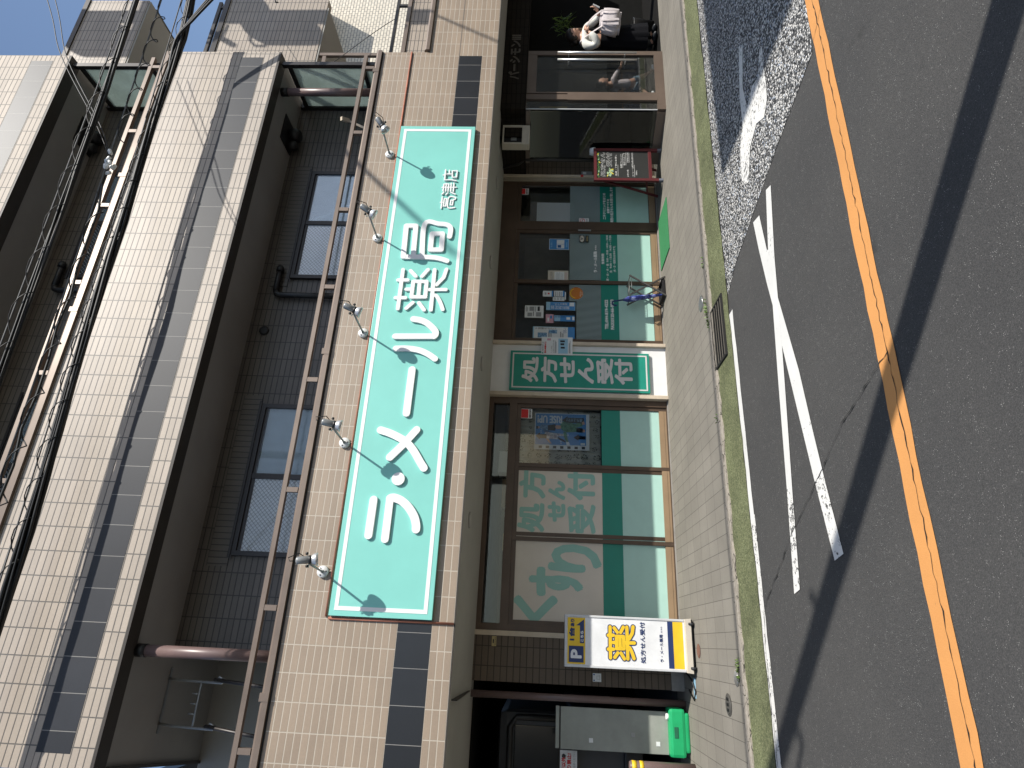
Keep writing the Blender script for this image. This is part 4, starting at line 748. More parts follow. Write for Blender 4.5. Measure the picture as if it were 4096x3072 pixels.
paper('poster', 'blue sports poster with three players and sideways white lettering', -6.111, -5.63, .987, 1.677, YW + .075, 'paper', 'poster',
      [('blue', .13, .985, .06, .985), ('paper', 'RISE UP!', .72, .935, .50, .955, 1, .004), ('ink', P((.74, .10), (.74, .40), (.70, .40), (.815, .505), (.93, .40), (.89, .40), (.89, .10))), ('pale_blue', '勝ち上がれ!', .77, .87, .13, .42, 1), ('ink', P((.30, .78), (.30, .90), (.26, .90), (.36, .98), (.46, .90), (.41, .90), (.41, .78))), ('ink', P((.30, .07), (.30, .20), (.26, .20), (.34, .29), (.43, .20), (.39, .20), (.39, .07))),
       ('jersey_blue', P((.52, .76), (.66, .76), (.68, .88), (.60, .91), (.54, .88))), ('ink', P((.52, .62), (.70, .62), (.66, .76), (.52, .76))), ('skin', P((.57, .91), (.62, .91), (.63, .955), (.56, .955))), ('ink', P((.555, .94), (.635, .94), (.63, .975), (.56, .975))), ('skin', P((.52, .78), (.50, .86), (.47, .80), (.49, .70))),
       ('jersey_white', P((.28, .58), (.44, .58), (.48, .80), (.36, .84), (.30, .78))), ('skin', P((.33, .83), (.39, .83), (.40, .875), (.32, .875))), ('ink', P((.32, .86), (.40, .86), (.39, .89), (.33, .89))), ('skin', P((.30, .80), (.17, .72), (.15, .68), (.28, .74))), ('jersey_white', P((.30, .58), (.36, .58), (.25, .44), (.20, .44))), ('jersey_white', P((.37, .58), (.44, .58), (.44, .46), (.38, .46))),
       ('jersey_green', P((.50, .24), (.72, .24), (.78, .50), (.66, .54), (.54, .50), (.48, .42))), ('jersey_green', P((.50, .48), (.34, .46), (.22, .42), (.22, .38), (.48, .42))), ('skin', P((.57, .52), (.66, .52), (.675, .60), (.62, .63), (.56, .60))), ('jersey_green', P((.48, .12), (.60, .12), (.62, .24), (.50, .24))), ('jersey_green', P((.66, .12), (.78, .14), (.74, .24), (.62, .24))), ('skin', P((.50, .08), (.57, .08), (.58, .12), (.50, .12))), ('skin', P((.72, .08), (.80, .10), (.77, .14), (.70, .13))), ('paper', P((.12, .35), (.22, .37), (.22, .43), (.12, .41))),
       ('paper', '29', .44, .52, .865, .895), ('paper', '10', .17, .25, .50, .53), ('paper', '49', .37, .45, .375, .405), ('paper', .14, .20, .08, .16)] + [('ink', .03, .10, .08 + .13 * i, .14 + .13 * i) for i in range(7)])
c = MB(); c.smooth = True; n = 50; a = [(-6.345 + .765 * i / n, YW + .105 + .012 * math.sin(i * .9) + .008 * math.sin(i * 2.3)) for i in range(n + 1)]
vs = [(x, y, z) for z in (.846, 1.87) for x, y in a]; c.add(vs, [(i, i + 1, n + 2 + i, n + 1 + i) for i in range(n)])
tag(c.build('printed_curtain', MAT['curtain_print'], recalc=False), 'grey curtain printed with dark trees hanging behind the display window', 'curtain')
# inside the shop, seen through the transom and the doors
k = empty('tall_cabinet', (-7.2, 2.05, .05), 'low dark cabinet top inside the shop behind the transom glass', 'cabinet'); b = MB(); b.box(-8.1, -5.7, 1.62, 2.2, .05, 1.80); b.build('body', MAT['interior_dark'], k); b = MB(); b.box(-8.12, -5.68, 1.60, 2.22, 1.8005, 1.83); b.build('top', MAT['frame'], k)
def carton(x, w, h, m, label):
    e = empty('carton', (x, 1.85, 1.83), label, 'box'); MB().box(x, x + w, 1.66, 1.95, 1.8305, 1.8305 + h, b=.004).build('box', MAT[m], e); MB().box(x + w * .35, x + w * .65, 1.655, 1.6595, 1.85, 1.83 + h * .6).build('panel', MAT['paper' if m != 'paper' else 'blue_dark'], e)
carton(-6.35, .28, .30, 'paper', 'white box on the cabinet inside, nearest the white pier'); carton(-6.80, .36, .24, 'cardboard', 'brown cardboard box on the cabinet behind the transom'); carton(-7.32, .20, .20, 'gold', 'yellowish carton on the cabinet behind the transom'); carton(-7.75, .3, .16, 'signwhite', 'low white box on the cabinet behind the left end of the transom')
b = MB(); b.box(-2.9, -2.05, 2.6, 2.64, .05, 1.95); tag(b.build('partition_screen', MAT['interior']), 'plain grey partition standing inside the shop behind the right door leaf', 'partition')

# ------------------------------------------------------------------ on the pavement
# chalkboard stand
K = empty('chalkboard_stand', (-2.2, .72, .012), 'standing chalkboard menu in a dark red wooden frame with painted lemons and chalk writing', 'chalkboard')
ang = math.atan2(.265, .289); ca, sa = math.cos(ang * .18), math.sin(ang * .18)
KX0, KX1, KY, KZ1 = -2.415, -1.845, .76, .965
def kb_part(name, m, boxes): 
    b = MB()
    for bxx in boxes: b.box(*bxx, b=.003)
    return b.build(name, m, K)
kb_part('frame', MAT['mahogany'], [(KX0, KX0 + .042, KY - .02, KY + .018, .07, KZ1), (KX1 - .042, KX1, KY - .02, KY + .018, .07, KZ1), (KX0 + .0425, KX1 - .0425, KY - .018, KY + .016, KZ1 - .045, KZ1 - .002), (KX0 + .0425, KX1 - .0425, KY - .018, KY + .016, .16, .205)])
for xx in (KX0 + .004, KX1 - .038): kb_part('foot', plain('grey_foot_pad', (.13, .14, .17), .7), [(xx, xx + .036, KY - .024, KY + .02, .0125, .0695)])
MB().box(KX0 + .043, KX1 - .043, KY - .006, KY + .006, .206, KZ1 - .046).build('board', MAT['chalkboard'], K)
b = MB(); b.bar((KX0 + .05, KY + .02, .90), (KX0 + .05, KY + .36, .02), .03, .02); b.bar((KX1 - .05, KY + .02, .90), (KX1 - .05, KY + .36, .02), .03, .02); b.bar((KX0 + .05, KY + .30, .18), (KX1 - .05, KY + .30, .18), .03, .02); b.build('rear_leg', MAT['mahogany'], K)
t = MB(); y = KY - .0075; t2 = MB()
for wds, a, c, z0, z1 in (('処方せん', -2.345, -1.905, .80, .868), ('受付', -2.165, -1.91, .708, .79)): text(t, wds, a, c, z0, z1, y, .0048); text(t2, wds, a + .003, c - .003, z0 + .003, z1 - .003, y - .0015, .0018)
text(t, '迅速・丁寧にお渡し', -2.325, -1.95, .642, .667, y); text(t, '各種クレジット', -2.19, -1.94, .57, .594, y); text(t, '電子マネーで', -2.14, -1.915, .524, .548, y); text(t, 'お支払いOK!', -2.09, -1.905, .479, .503, y)
text(t, 'お待ちの間', -2.34, -2.22, .481, .503, y); text(t, 'コーヒー・お菓子お飲み頂けます。', -2.335, -1.90, .412, .436, y); text(t, '(無料)', -2.31, -2.23, .362, .384, y)
t2.build('letter_centres', MAT['chalkboard'], K)
for a, c, z in ((-2.335, -2.13, .626), (-2.18, -1.93, .558), (-2.14, -1.91, .513), (-2.09, -1.90, .468), (-2.345, -2.13, .398)): t.box(a, c, y - .0005, y, z, z + .003)
t.build('chalk_writing', MAT['chalk'], K)
LE = {'leaf': MB(), 'leaf_pale': MB(), 'lemon': MB()}; rr = random.Random(9)
def leafshape(cx, cz, l, q, m, j):
    w = l * .32; d = (math.cos(q), math.sin(q)); n = (-d[1], d[0]); o = []
    for tt, ww in ((-.5, 0), (-.2, .5), (.1, .55), (.5, 0), (.1, -.55), (-.2, -.5)): o.append((cx + d[0] * tt * l + n[0] * ww * w, cz + d[1] * tt * l + n[1] * ww * w))
    LE[m].prism(o, KY - .0078 - j * .0002, KY - .0072)
for i in range(26): leafshape(-2.35 + i * .0175 , .893 + rr.uniform(-.012, .016), rr.uniform(.035, .055), rr.uniform(-.9, .9) + (0 if i % 2 else 3.1), ['leaf', 'leaf', 'leaf_pale', 'lemon'][0 if 5 < i < 20 and i % 3 else i % 4], i % 6)
for i in range(18): leafshape(-2.33 + rr.uniform(0, .13), .73 + rr.uniform(-.035, .045), rr.uniform(.04, .06), rr.uniform(0, 6.3), ['leaf_pale', 'lemon', 'leaf_pale'][i % 3], i % 6)
for mname, bb in LE.items(): bb.build('painted_leaves', MAT[mname], K)
tag(MB().box(-2.63, -2.49, .99, 1.04, .18, .19).build('loose_paper', MAT['paper']), 'grey paper slip tucked low behind the chalkboard stand', 'paper') if False else None
wb = empty('basin', (-1.95, 1.02, .9), 'white plastic cap showing above the top of the chalkboard stand', 'cap'); MB().lathe((-1.80, .86, .93), [(.0, 0), (.055, .0), (.06, .03), (.045, .08), (.0, .085)], n=18).build('shell', MAT['white'], wb); MB().lathe((-1.80, .86, .60), [(.012, 0), (.012, .335)], n=8).build('pole', MAT['white'], wb)
# door mat
b = MB(); b.box(-3.60, -2.79, .62, 1.16, .0125, .024, b=.004); tag(b.build('door_mat', MAT['turf_mat']), 'bright green rectangular door mat on the paving before the shop door', 'door mat')
# umbrella stand and umbrella
U = empty('umbrella_stand', (-3.95, 1.1, .012), 'folding dark metal umbrella rack with crossed bars in front of the door', 'umbrella stand')
for yy in (.965, 1.235):
    b = MB(); b.bar((-3.80, yy, .485), (-4.10, yy, .013), .014, .02); b.build('crossed_leg', plain('rack_metal', (.12, .115, .11), .4, .6), U); b = MB(); b.bar((-4.09, yy + .016, .485), (-3.80, yy + .016, .013), .014, .02); b.build('crossed_leg', plain('rack_metal_dark', (.10, .095, .09), .4, .6), U)
b = MB()
for xx in (-3.81, -4.09): b.tube([(xx, .965, .478), (xx, 1.235, .478)], .006, 6)
for yy in (1.03, 1.10, 1.17): b.tube([(-3.81, yy, .478), (-4.09, yy, .478)], .003, 6)
b.tube([(-3.81, .965, .46), (-4.09, .965, .46)], .003, 6); b.tube([(-3.81, 1.235, .46), (-4.09, 1.235, .46)], .003, 6); b.build('grid', plain('rack_wire', (.2, .2, .19), .4, .7), U)
b = MB(); b.box(-4.08, -3.82, .985, 1.22, .022, .028); b.box(-4.08, -3.82, .985, .99, .028, .06); b.box(-4.08, -3.82, 1.215, 1.22, .028, .06); b.box(-4.08, -4.075, .99, 1.215, .028, .06); b.box(-3.825, -3.82, .99, 1.215, .028, .06); b.build('drip_tray', MAT['black'], U)
W = empty('umbrella', (-4.04, 1.06, .03), 'rolled blue umbrella with a curved handle leaning in the umbrella rack', 'umbrella')
p0, p1 = Vector((-4.03, 1.06, .035)), Vector((-4.105, 1.09, .56)); d = (p1 - p0)
b = MB(); nseg = 24
for i in range(10): pass
ring = []; prof = [(.006, 0), (.012, .08), (.02, .25), (.028, .5), (.034, .75), (.030, .88), (.018, .96), (.012, 1.0)]
for r0, tt in prof:
    c0 = p0 + d * tt; ring.append([tuple(c0 + Vector((math.cos(2 * math.pi * k / nseg + tt * 3) * (r0 * (1 + .22 * math.cos(8 * 2 * math.pi * k / nseg))), math.sin(2 * math.pi * k / nseg + tt * 3) * (r0 * (1 + .22 * math.cos(8 * 2 * math.pi * k / nseg))), 0))) for k in range(nseg)])
vs = [q for r0 in ring for q in r0]; b.smooth = True; b.add(vs, [(i * nseg + k, i * nseg + (k + 1) % nseg, (i + 1) * nseg + (k + 1) % nseg, (i + 1) * nseg + k) for i in range(len(prof) - 1) for k in range(nseg)])
def blue_cloth():
    m, N, L, B = new_mat('painted_sheen_blue_cloth'); L.new(ramp(N, L, noise(N, L, pos(N), 16, 3), [(.38, (.012, .018, .12)), (.52, (.06, .09, .36)), (.66, (.36, .40, .66))]), B.inputs['Base Color']); B.inputs['Roughness'].default_value = .35; return m  # pale patches in the colour paint the sheen of the cloth
b.build('canopy', blue_cloth(), W); b = MB(); b.tube([p0 - d.normalized() * .03, p0], .004, 6); b.build('tip', MAT['lamp_grey'], W)
hb = p1 + d.normalized() * .10; s_ = Vector((-1, 0, 0)); b = MB(); b.tube([p1, hb] + [hb + s_ * .035 + Vector((math.cos(q) * .035, 0, math.sin(q) * .045)) for q in (.5, 1.1, 1.7, 2.4, 3.1, 3.6)], .011, 10); b.build('handle', MAT['navy'], W)
# wheeled parking sign
G = empty('parking_sign', (-8.3, .75, .012), 'white and yellow wheeled stand sign with a blue P and large yellow kanji', 'stand sign')
ax0, ax1, gy = -8.53, -8.085, .75
f = MB(); f.box(ax0 - .022, ax0, gy - .07, gy + .07, .10, 1.30, b=.005); f.box(ax1, ax1 + .022, gy - .07, gy + .07, .10, 1.30, b=.005); f.box(ax0, ax1, gy - .07, gy + .07, 1.278, 1.30); f.build('frame', MAT['alugrey'], G)
MB().box(ax0 + .0005, ax1 - .0005, gy - .06, gy + .06, .10, 1.2775).build('light_box', MAT['signwhite'], G)
b = MB(); b.prism([(ax0 - .03, .045), (ax1 + .03, .045), (ax1 + .024, .0995), (ax0 - .024, .0995)], gy - .13, gy + .13); b.build('base', MAT['cream'], G)
b = MB(); b.box(ax0 - .02, ax1 + .02, gy - .12, gy + .12, .030, .0445); b.build('underframe', MAT['black'], G)
for xx in (ax0 + .02, ax1 - .02):
    for yy in (gy - .13, gy + .13): MB().lathe((xx - .012, yy, .042), [(.012, 0), (.03, .002), (.03, .022), (.012, .024)], (1, 0, 0), n=18).build('wheel', MAT['rubber'], G)
yf = gy - .0615; PR = {k: MB() for k in ('yellow', 'navy', 'signwhite')}
PR['yellow'].box(ax0 + .006, ax1 - .006, yf, yf + .001, 1.095, 1.272); PR['yellow'].box(ax0 + .006, ax1 - .006, yf, yf + .001, .115, .215); PR['navy'].box(ax0 + .006, ax1 - .006, yf, yf + .001, .2155, .268)
b = MB(); b.box(ax0 + .022, ax0 + .172, yf - .003, yf - .001, 1.112, 1.258, b=.0); b.build('panel', MAT['navy'], G)
text(PR['signwhite'], 'P', ax0 + .058, ax0 + .142, 1.13, 1.24, yf - .0035, .006)
text(PR['navy'], '1台', ax0 + .22, ax0 + .345, 1.20, 1.258, yf - .002, .004); text(PR['navy'], 'あり', ax0 + .352, ax0 + .425, 1.203, 1.243, yf - .002, .003)
PR['navy'].prism([(ax0 + .20, 1.106), (ax0 + .425, 1.106), (ax0 + .365, 1.185), (ax0 + .365, 1.148), (ax0 + .20, 1.148)], yf - .0025, yf - .001); text(PR['signwhite'], 'こちら', ax0 + .212, ax0 + .315, 1.113, 1.142, yf - .003, .0018)
kx0, kx1, kz0, kz1 = ax0 + .045, ax1 - .04, .575, .895
ox, oz = kx0, kz0; SX = (kx1 - kx0); SZ = (kz1 - kz0)
# the same rounded kanji as on the big sign, drawn from its strokes
med = LT['medicine']; xs = [p[0] for q, r in med for p in q]; zs = [p[1] for q, r in med for p in q]; mx0, mx1, mz0, mz1 = min(xs), max(xs), min(zs), max(zs)
def fit(p): return (kx0 + .03 + (p[0] - mx0) / (mx1 - mx0) * (SX - .06), kz0 + .03 + (p[1] - mz0) / (mz1 - mz0) * (SZ - .06))
b1 = MB(); b2 = MB()
for i, (q, r) in enumerate(med):
    q2 = [fit(p) for p in q]; b1.stroke(q2, .0255, yf - .0015 - i * .00008, yf, eps=.00001); b2.stroke(q2, .0165, yf - .0045 - i * .00008, yf - .003, eps=.00001)
b1.build('kanji_outline', MAT['navy'], G); b2.build('kanji', MAT['yellow'], G)
text(PR['navy'], '処方せん受付', ax0 + .04, ax1 - .02, .495, .545, yf - .001, .0015); text(PR['navy'], 'ラ・メール薬局', ax0 + .06, ax0 + .315, .318, .352, yf - .001, .0008); text(PR['navy'], '高津店', ax0 + .33, ax0 + .39, .321, .337, yf - .001)
for kk, bb in PR.items(): bb.build('print', MAT[kk], G)
b = MB(); b.tube([(ax0, gy + .10, .09), (-8.62, gy + .05, .03), (-8.72, .70, .02), (-8.80, .78, .018), (-8.72, .98, .02)], .009, 8); b.build('power_cord', MAT['cable'], G)
tag(MB().box(-8.78, -8.60, .72, .80, .0125, .0165).build('meter_plate', MAT['pale_blue']), 'pale blue metal plate flat on the paving beside the pier base', 'plate')
# grey panel in a green water base
Q = empty('panel_sign', (-9.1, .95, .012), 'plain grey backed sign panel standing in a bright green water tank base', 'stand sign')
gb = MB(); gb.box(-9.345, -8.90, 1.08, 1.30, .055, .215, b=.03); gb.box(-9.30, -8.94, 1.09, 1.29, .0125, .10, b=.02); gb.build('water_base', plain('tank_green_plastic', (.012, .36, .13), .38), Q)
MB().lathe((-8.985, 1.14, .205), [(.03, 0), (.03, .03), (.026, .034)], n=16).build('cap', MAT['white'], Q); MB().box(-9.17, -9.07, 1.075, 1.09, .13, .17, b=.003).build('painted_handle_recess', plain('tank_green_shaded', (.01, .12, .06), .6), Q)  # darker green block paints the shade of a handle hollow
gsheet = plain('grey_sheet_panel', (.27, .285, .255), .6, var=.12, scale=5, bmp=.25, bscale=120)
MB().box(-9.33, -8.945, 1.175, 1.205, .2155, 1.31).build('panel', gsheet, Q); MB().box(-9.325, -8.94, 1.165, 1.21, 1.327, 1.362).build('top_rail', gsheet, Q); MB().box(-9.32, -8.95, 1.182, 1.2, 1.3105, 1.3265).build('gap_strip', MAT['black'], Q)
MB().box(-9.26, -9.22, 1.171, 1.1745, .30, .34).build('clip', MAT['paper'], Q); MB().box(-9.26, -9.22, 1.171, 1.1745, .98, 1.02).build('clip', MAT['paper'], Q); MB().box(-9.19, -9.15, 1.170, 1.1745, .55, .59, b=.002).build('latch', MAT['lamp_grey'], Q)
# bollard, warning notice
J = empty('bollard', (-9.42, .96, .012), 'brown steel bollard with two yellow bands beside the green base', 'bollard')
b = MB(); b.lathe((-9.42, .96, .0125), [(.055, 0), (.055, .62), (.045, .635), (0, .64)], n=20); b.build('post', MAT['pipe'], J); b = MB(); b.lathe((-9.42, .96, .51), [(.0565, 0), (.0565, .04)], n=20); b.lathe((-9.42, .96, .58), [(.0565, 0), (.0565, .045)], n=20); b.build('yellow_band', MAT['yellow'], J)
paper('warning_sign', 'white notice with red characters behind the grey panel at the car bay', -9.72, -9.385, 1.12, 1.30, 1.5, 'signwhite', 'notice', [('red', '関係者以外', .12, .82, .66, .92, 0, .002), ('ink', [(.84 + .07 * math.cos(k), .78 + .13 * math.sin(k)) for k in (0, 1, 2, 3, 4, 5)]), ('red', '立ち入り禁止!', .08, .92, .34, .60, 0, .002), ('lamp_grey', '御用の方はご遠慮ください', .08, .95, .1, .24)], th=.004)
b = MB(); b.tube([(-8.87, 1.23, .012), (-8.87, 1.23, 2.27)], .036, 12); part(b, 'drainpipe', MAT['pipe'])
# van in the bay
N_ = empty('parked_van', (-9.8, 2.2, .012), 'dark grey van parked in the unlit bay behind the grey panel sign', 'van')
b = MB(); b.box(-10.6, -9.02, 1.72, 4.6, .45, 1.15, b=.05); b.box(-10.56, -9.06, 1.80, 4.5, 1.15, 1.98, b=.09); b.build('body', MAT['van'], N_)
b = MB(); b.box(-10.35, -9.2, 1.775, 1.80, 1.30, 1.80, b=.01); b.build('rear_window', plain('van_glass', (.008, .009, .01), .15), N_); b = MB(); b.tube([(-10.4, 1.76, 1.25), (-10.4, 1.76, 1.85), (-9.22, 1.76, 1.85), (-9.12, 1.76, 1.78), (-9.12, 1.76, 1.25)], .035, 10); b.build('window_trim', MAT['black'], N_)
b = MB(); b.box(-10.6, -9.02, 1.66, 1.74, .40, .60, b=.02); b.build('bumper', MAT['black'], N_); 
for xx in (-10.45, -9.22): MB().lathe((xx - .09, 2.5, .31), [(.2, 0), (.30, .02), (.30, .17), (.2, .19)], (1, 0, 0), n=20).build('wheel', MAT['rubber'], N_)
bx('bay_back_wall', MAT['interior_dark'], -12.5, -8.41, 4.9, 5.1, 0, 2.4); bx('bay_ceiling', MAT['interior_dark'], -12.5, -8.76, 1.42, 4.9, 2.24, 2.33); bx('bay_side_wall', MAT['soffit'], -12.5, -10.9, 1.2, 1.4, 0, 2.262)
# little plates on the brown pier
paper('name_plate', 'small brass plate with engraved characters on the brown tiled pier', -8.40, -8.30, 2.02, 2.07, 1.222, 'gold', 'plate', [('ink', '消防用設備', .1, .9, .1, .4), ('ink', .3, .7, .55, .8)])
paper('sticker', 'small white square sticker with a line drawing on the brown tiled pier', -8.70, -8.618, .885, .975, 1.222, 'paper', 'sticker', [('blue_dark', .08, .24, .76, .92), ('blue_dark', .76, .92, .76, .92), ('ink', .2, .8, .18, .2), ('ink', .3, .32, .2, .5), ('ink', .3, .7, .5, .52), ('ink', .68, .7, .2, .5)])
tag(MB().box(-8.293, -8.243, 1.2145, 1.2195, 1.24, 1.28).build('alarm_sticker', MAT['red']), 'small red sticker on the beige trim behind the top of the parking sign', 'sticker')
CAM_SCALE = UPPER
# laundry pole brackets under the third floor balcony
L_ = empty('laundry_bracket', (-9.05, .9, 5.38), 'grey metal laundry pole hanger fixed under the balcony ceiling', 'laundry bracket')
b = MB(); b.box(-9.36, -8.76, .90, .93, 5.372, 5.3845); b.build('ceiling_rail', MAT['lamp_grey'], L_)
for xx in (-8.86, -9.27):
    b = MB(); b.tube([(xx, .90, 5.375), (xx, .80, 5.2), (xx, .72, 4.85), (xx, .70, 4.72), (xx + .03, .66, 4.68), (xx + .06, .64, 4.74)], .012, 8); b.build('hanger_arm', MAT['lamp_grey'], L_)
b = MB(); b.tube([(-8.86, .745, 4.95), (-9.27, .745, 4.95)], .01, 8)
for xx in (-8.97, -9.06, -9.15): b.tube([(xx, .745, 4.95), (xx, .745, 5.02)], .006, 6)
b.build('cross_bar', MAT['lamp_grey'], L_)
for xx, lb in ((-8.83, 'dark laundry pole hanging in the hanger nearest the brown drainpipe'), (-9.24, 'dark laundry pole hanging in the hanger nearest the balcony end')):
    b = MB(); b.tube([(xx, .66, 4.78), (xx, .62, 4.72), (xx - .02, .25, 4.0)], .018, 8); tag(b.build('laundry_pole', MAT['alu_dark']), lb, 'pole')

# ------------------------------------------------------------------ people
CAM_SCALE = STREET
def skin(name, chains, sub=2):
    """chains: lists of ((x,y,z), radius) sharing points; returns an evaluated, smooth mesh"""
    vs = []; rad = []; ed = []; key = {}
    for ch in chains:
        last = None
        for p, r in ch:
            k = tuple(round(c, 4) for c in p)
            if k not in key: key[k] = len(vs); vs.append(p); rad.append(r)
            if last is not None and last != key[k]: ed.append((last, key[k]))
            last = key[k]
    me = bpy.data.meshes.new(name); me.from_pydata(vs, ed, []); o = bpy.data.objects.new(name, me); link(o)
    o.modifiers.new('s', 'SKIN'); sv = me.skin_vertices[0].data
    for i, r in enumerate(rad): sv[i].radius = (r, r) if not isinstance(r, tuple) else r
    sv[0].use_root = True; m = o.modifiers.new('u', 'SUBSURF'); m.levels = sub; m.render_levels = sub
    bpy.context.view_layer.update(); dg = bpy.context.evaluated_depsgraph_get(); out = bpy.data.meshes.new_from_object(o.evaluated_get(dg)); bpy.data.objects.remove(o); bpy.data.meshes.remove(me); return out
def fuse(name, meshes, voxel, mat, parent=None):
    bm = bmesh.new()
    for m in meshes: bm.from_mesh(m)
    me = bpy.data.meshes.new(name); bm.to_mesh(me); bm.free(); o = bpy.data.objects.new(name, me); link(o)
    r = o.modifiers.new('r', 'REMESH'); r.mode = 'VOXEL'; r.voxel_size = voxel; sm = o.modifiers.new('k', 'SMOOTH'); sm.iterations = 3; sm.factor = .5
    bpy.context.view_layer.update(); dg = bpy.context.evaluated_depsgraph_get(); out = bpy.data.meshes.new_from_object(o.evaluated_get(dg)); bpy.data.objects.remove(o)
    for p in out.polygons: p.use_smooth = True
    out.materials.clear(); out.materials.append(mat); off = world_loc(parent) if parent is not None else Vector()
    for v in out.vertices: v.co = cam_scaled(v.co) - off
    o2 = bpy.data.objects.new(name, out); link(o2)
    if parent is not None: o2.parent = parent
    return o2
def ball(c, rx_, ry_, rz_, rot=None, deform=None, n=20):
    bm = bmesh.new(); bmesh.ops.create_uvsphere(bm, u_segments=n, v_segments=n * 2 // 3, radius=1)
    for v in bm.verts:
        p = Vector((v.co.x * rx_, v.co.y * ry_, v.co.z * rz_))
        if deform: p = deform(p)
        if rot: p = rot @ p
        v.co = p + Vector(c)
    me = bpy.data.meshes.new('b'); bm.to_mesh(me); bm.free(); return me
def head_meshes(c, h, rot):
    """a head h tall (chin to crown) facing -y before ROT: skull, jaw, nose, ears, brow, lips"""
    s = h / .23
    def df(p):
        if p.z < 0: p = Vector((p.x * (1 + p.z * 2.2 / s), p.y * (1 + p.z * .9 / s), p.z))
        return p
    L = [ball(c, .075 * s, .092 * s, .115 * s, rot, df)]
    def at(v): return Vector(c) + rot @ (Vector(v) * s)
    L.append(ball(at((0, -.092, -.018)), .012 * s, .020 * s, .022 * s, rot)); L.append(ball(at((0, -.082, -.060)), .022 * s, .012 * s, .008 * s, rot)); L.append(ball(at((0, -.070, -.098)), .022 * s, .02 * s, .018 * s, rot))
    for q in (-1, 1): L.append(ball(at((q * .078, .005, -.005)), .010 * s, .020 * s, .030 * s, rot)); L.append(ball(at((q * .032, -.082, .022)), .020 * s, .010 * s, .007 * s, rot))
    return L, at, s
def hand(wrist, dirv, palm_n, size, curl=.3, spread=.12):
    """palm, four unequal fingers and a thumb as skinned chains from the wrist"""
    w = Vector(wrist); d = Vector(dirv).normalized(); n = Vector(palm_n).normalized(); sd = d.cross(n).normalized(); S = size; k = w + d * S * .48; ch = [[(tuple(w), S * .15), (tuple(w + d * S * .25), S * .2), (tuple(k), S * .19)]]
    for i, (o, l) in enumerate(((-.18, .42), (-.06, .50), (.06, .47), (.18, .36))):
        b = k + sd * S * o; q = d + sd * o * spread * 4; p1 = b + q.normalized() * S * l * .45 + n * S * curl * .10; p2 = p1 + (q.normalized() * .8 + n * curl).normalized() * S * l * .35; p3 = p2 + (q.normalized() * .6 + n * curl * 1.8).normalized() * S * l * .25
        ch.append([(tuple(k), S * .19), (tuple(b), S * .075), (tuple(p1), S * .058), (tuple(p2), S * .05), (tuple(p3), S * .04)])
    t0 = w + d * S * .16 - sd * S * .16; t1 = t0 + (d * .6 - sd * .7).normalized() * S * .2; t2 = t1 + (d * .9 - sd * .2 + n * curl).normalized() * S * .2
    ch.append([(tuple(w + d * S * .25), S * .2), (tuple(t0), S * .085), (tuple(t1), S * .065), (tuple(t2), S * .05)])
    return ch
from mathutils import Euler
# woman in the doorway, reading her phone, turned to the right
WO = empty('person', (.20, .60, .016), 'woman in white cardigan and long black skirt looking at a phone in the doorway', 'person')
hc = Vector((.225, .585, 1.265)); hr = Euler((R(22), R(4), R(38))).to_matrix(); hm, hat, hs = head_meshes(hc, .225, hr)
sh = 1.115
bodych = [[((.20, .62, .80), .12), ((.20, .62, .95), .115), ((.20, .615, 1.06), .11), ((.205, .61, 1.12), .06), ((.215, .60, 1.19), .045), ((.22, .59, 1.24), .05)],
          [((.205, .61, 1.12), .06), ((.06, .60, 1.10), .055), ((-.01, .58, 1.02), .048), ((-.03, .515, .91), .042), ((.045, .45, .98), .034), ((.115, .435, 1.055), .026)],
          [((.205, .61, 1.12), .06), ((.33, .56, 1.09), .05), ((.385, .50, .98), .043), ((.42, .44, .905), .036), ((.44, .36, .915), .027)],
          [((.20, .62, .80), .12), ((.13, .62, .72), .085), ((.12, .63, .42), .06), ((.12, .64, .10), .042), ((.13, .55, .05), .035)], [((.20, .62, .80), .12), ((.27, .62, .72), .085), ((.28, .63, .42), .06), ((.28, .64, .10), .042), ((.29, .55, .05), .035)]]
arm1 = hand((.44, .36, .915), (.3, -.5, .55), (-.5, .4, .4), .16, .9); arm2 = hand((.115, .435, 1.055), (.6, -.1, .5), (.5, .5, -.5), .15, .9)
fuse('body', hm + [skin('t', bodych)] + [skin('h', arm1, 1), skin('h', arm2, 1)], .008, MAT['skin'], WO)
fuse('cardigan', [skin('t', [[((.20, .63, .84), (.15, .13)), ((.20, .63, .95), (.15, .125)), ((.20, .625, 1.06), (.135, .11)), ((.205, .62, 1.125), (.085, .075))], [((.205, .62, 1.125), (.085, .075)), ((.05, .605, 1.105), .078), ((-.02, .585, 1.02), .075), ((-.045, .52, .905), .066), ((.035, .452, .97), .055), ((.10, .437, 1.04), .043)],
      [((.205, .62, 1.125), (.085, .075)), ((.335, .565, 1.095), .068), ((.395, .505, .98), .06), ((.425, .45, .905), .05), ((.437, .39, .912), .04)]])], .010, MAT['knit'], WO)
b = MB(); b.smooth = True; n = 40; rows = [(.86, .15, .125), (.78, .165, .145), (.60, .19, .165), (.35, .215, .185), (.165, .225, .195)]
vs = []
for z, ra, rb in rows:
    for k in range(n): q = 2 * math.pi * k / n; m_ = 1 + .07 * math.sin(k * 1.9) * (1 - z); vs.append((.20 + math.cos(q) * ra * m_, .63 + math.sin(q) * rb * m_, z))
b.add(vs, [(i * n + k, i * n + (k + 1) % n, (i + 1) * n + (k + 1) % n, (i + 1) * n + k) for i in range(4) for k in range(n)]); b.build('skirt', MAT['black_cloth'], WO, recalc=False)
fuse('vest', [skin('v', [[((.245, .565, .86), (.10, .07)), ((.25, .555, .98), (.10, .07)), ((.24, .56, 1.07), (.075, .06)), ((.225, .58, 1.14), (.05, .045))]])], .010, MAT['black_cloth'], WO)
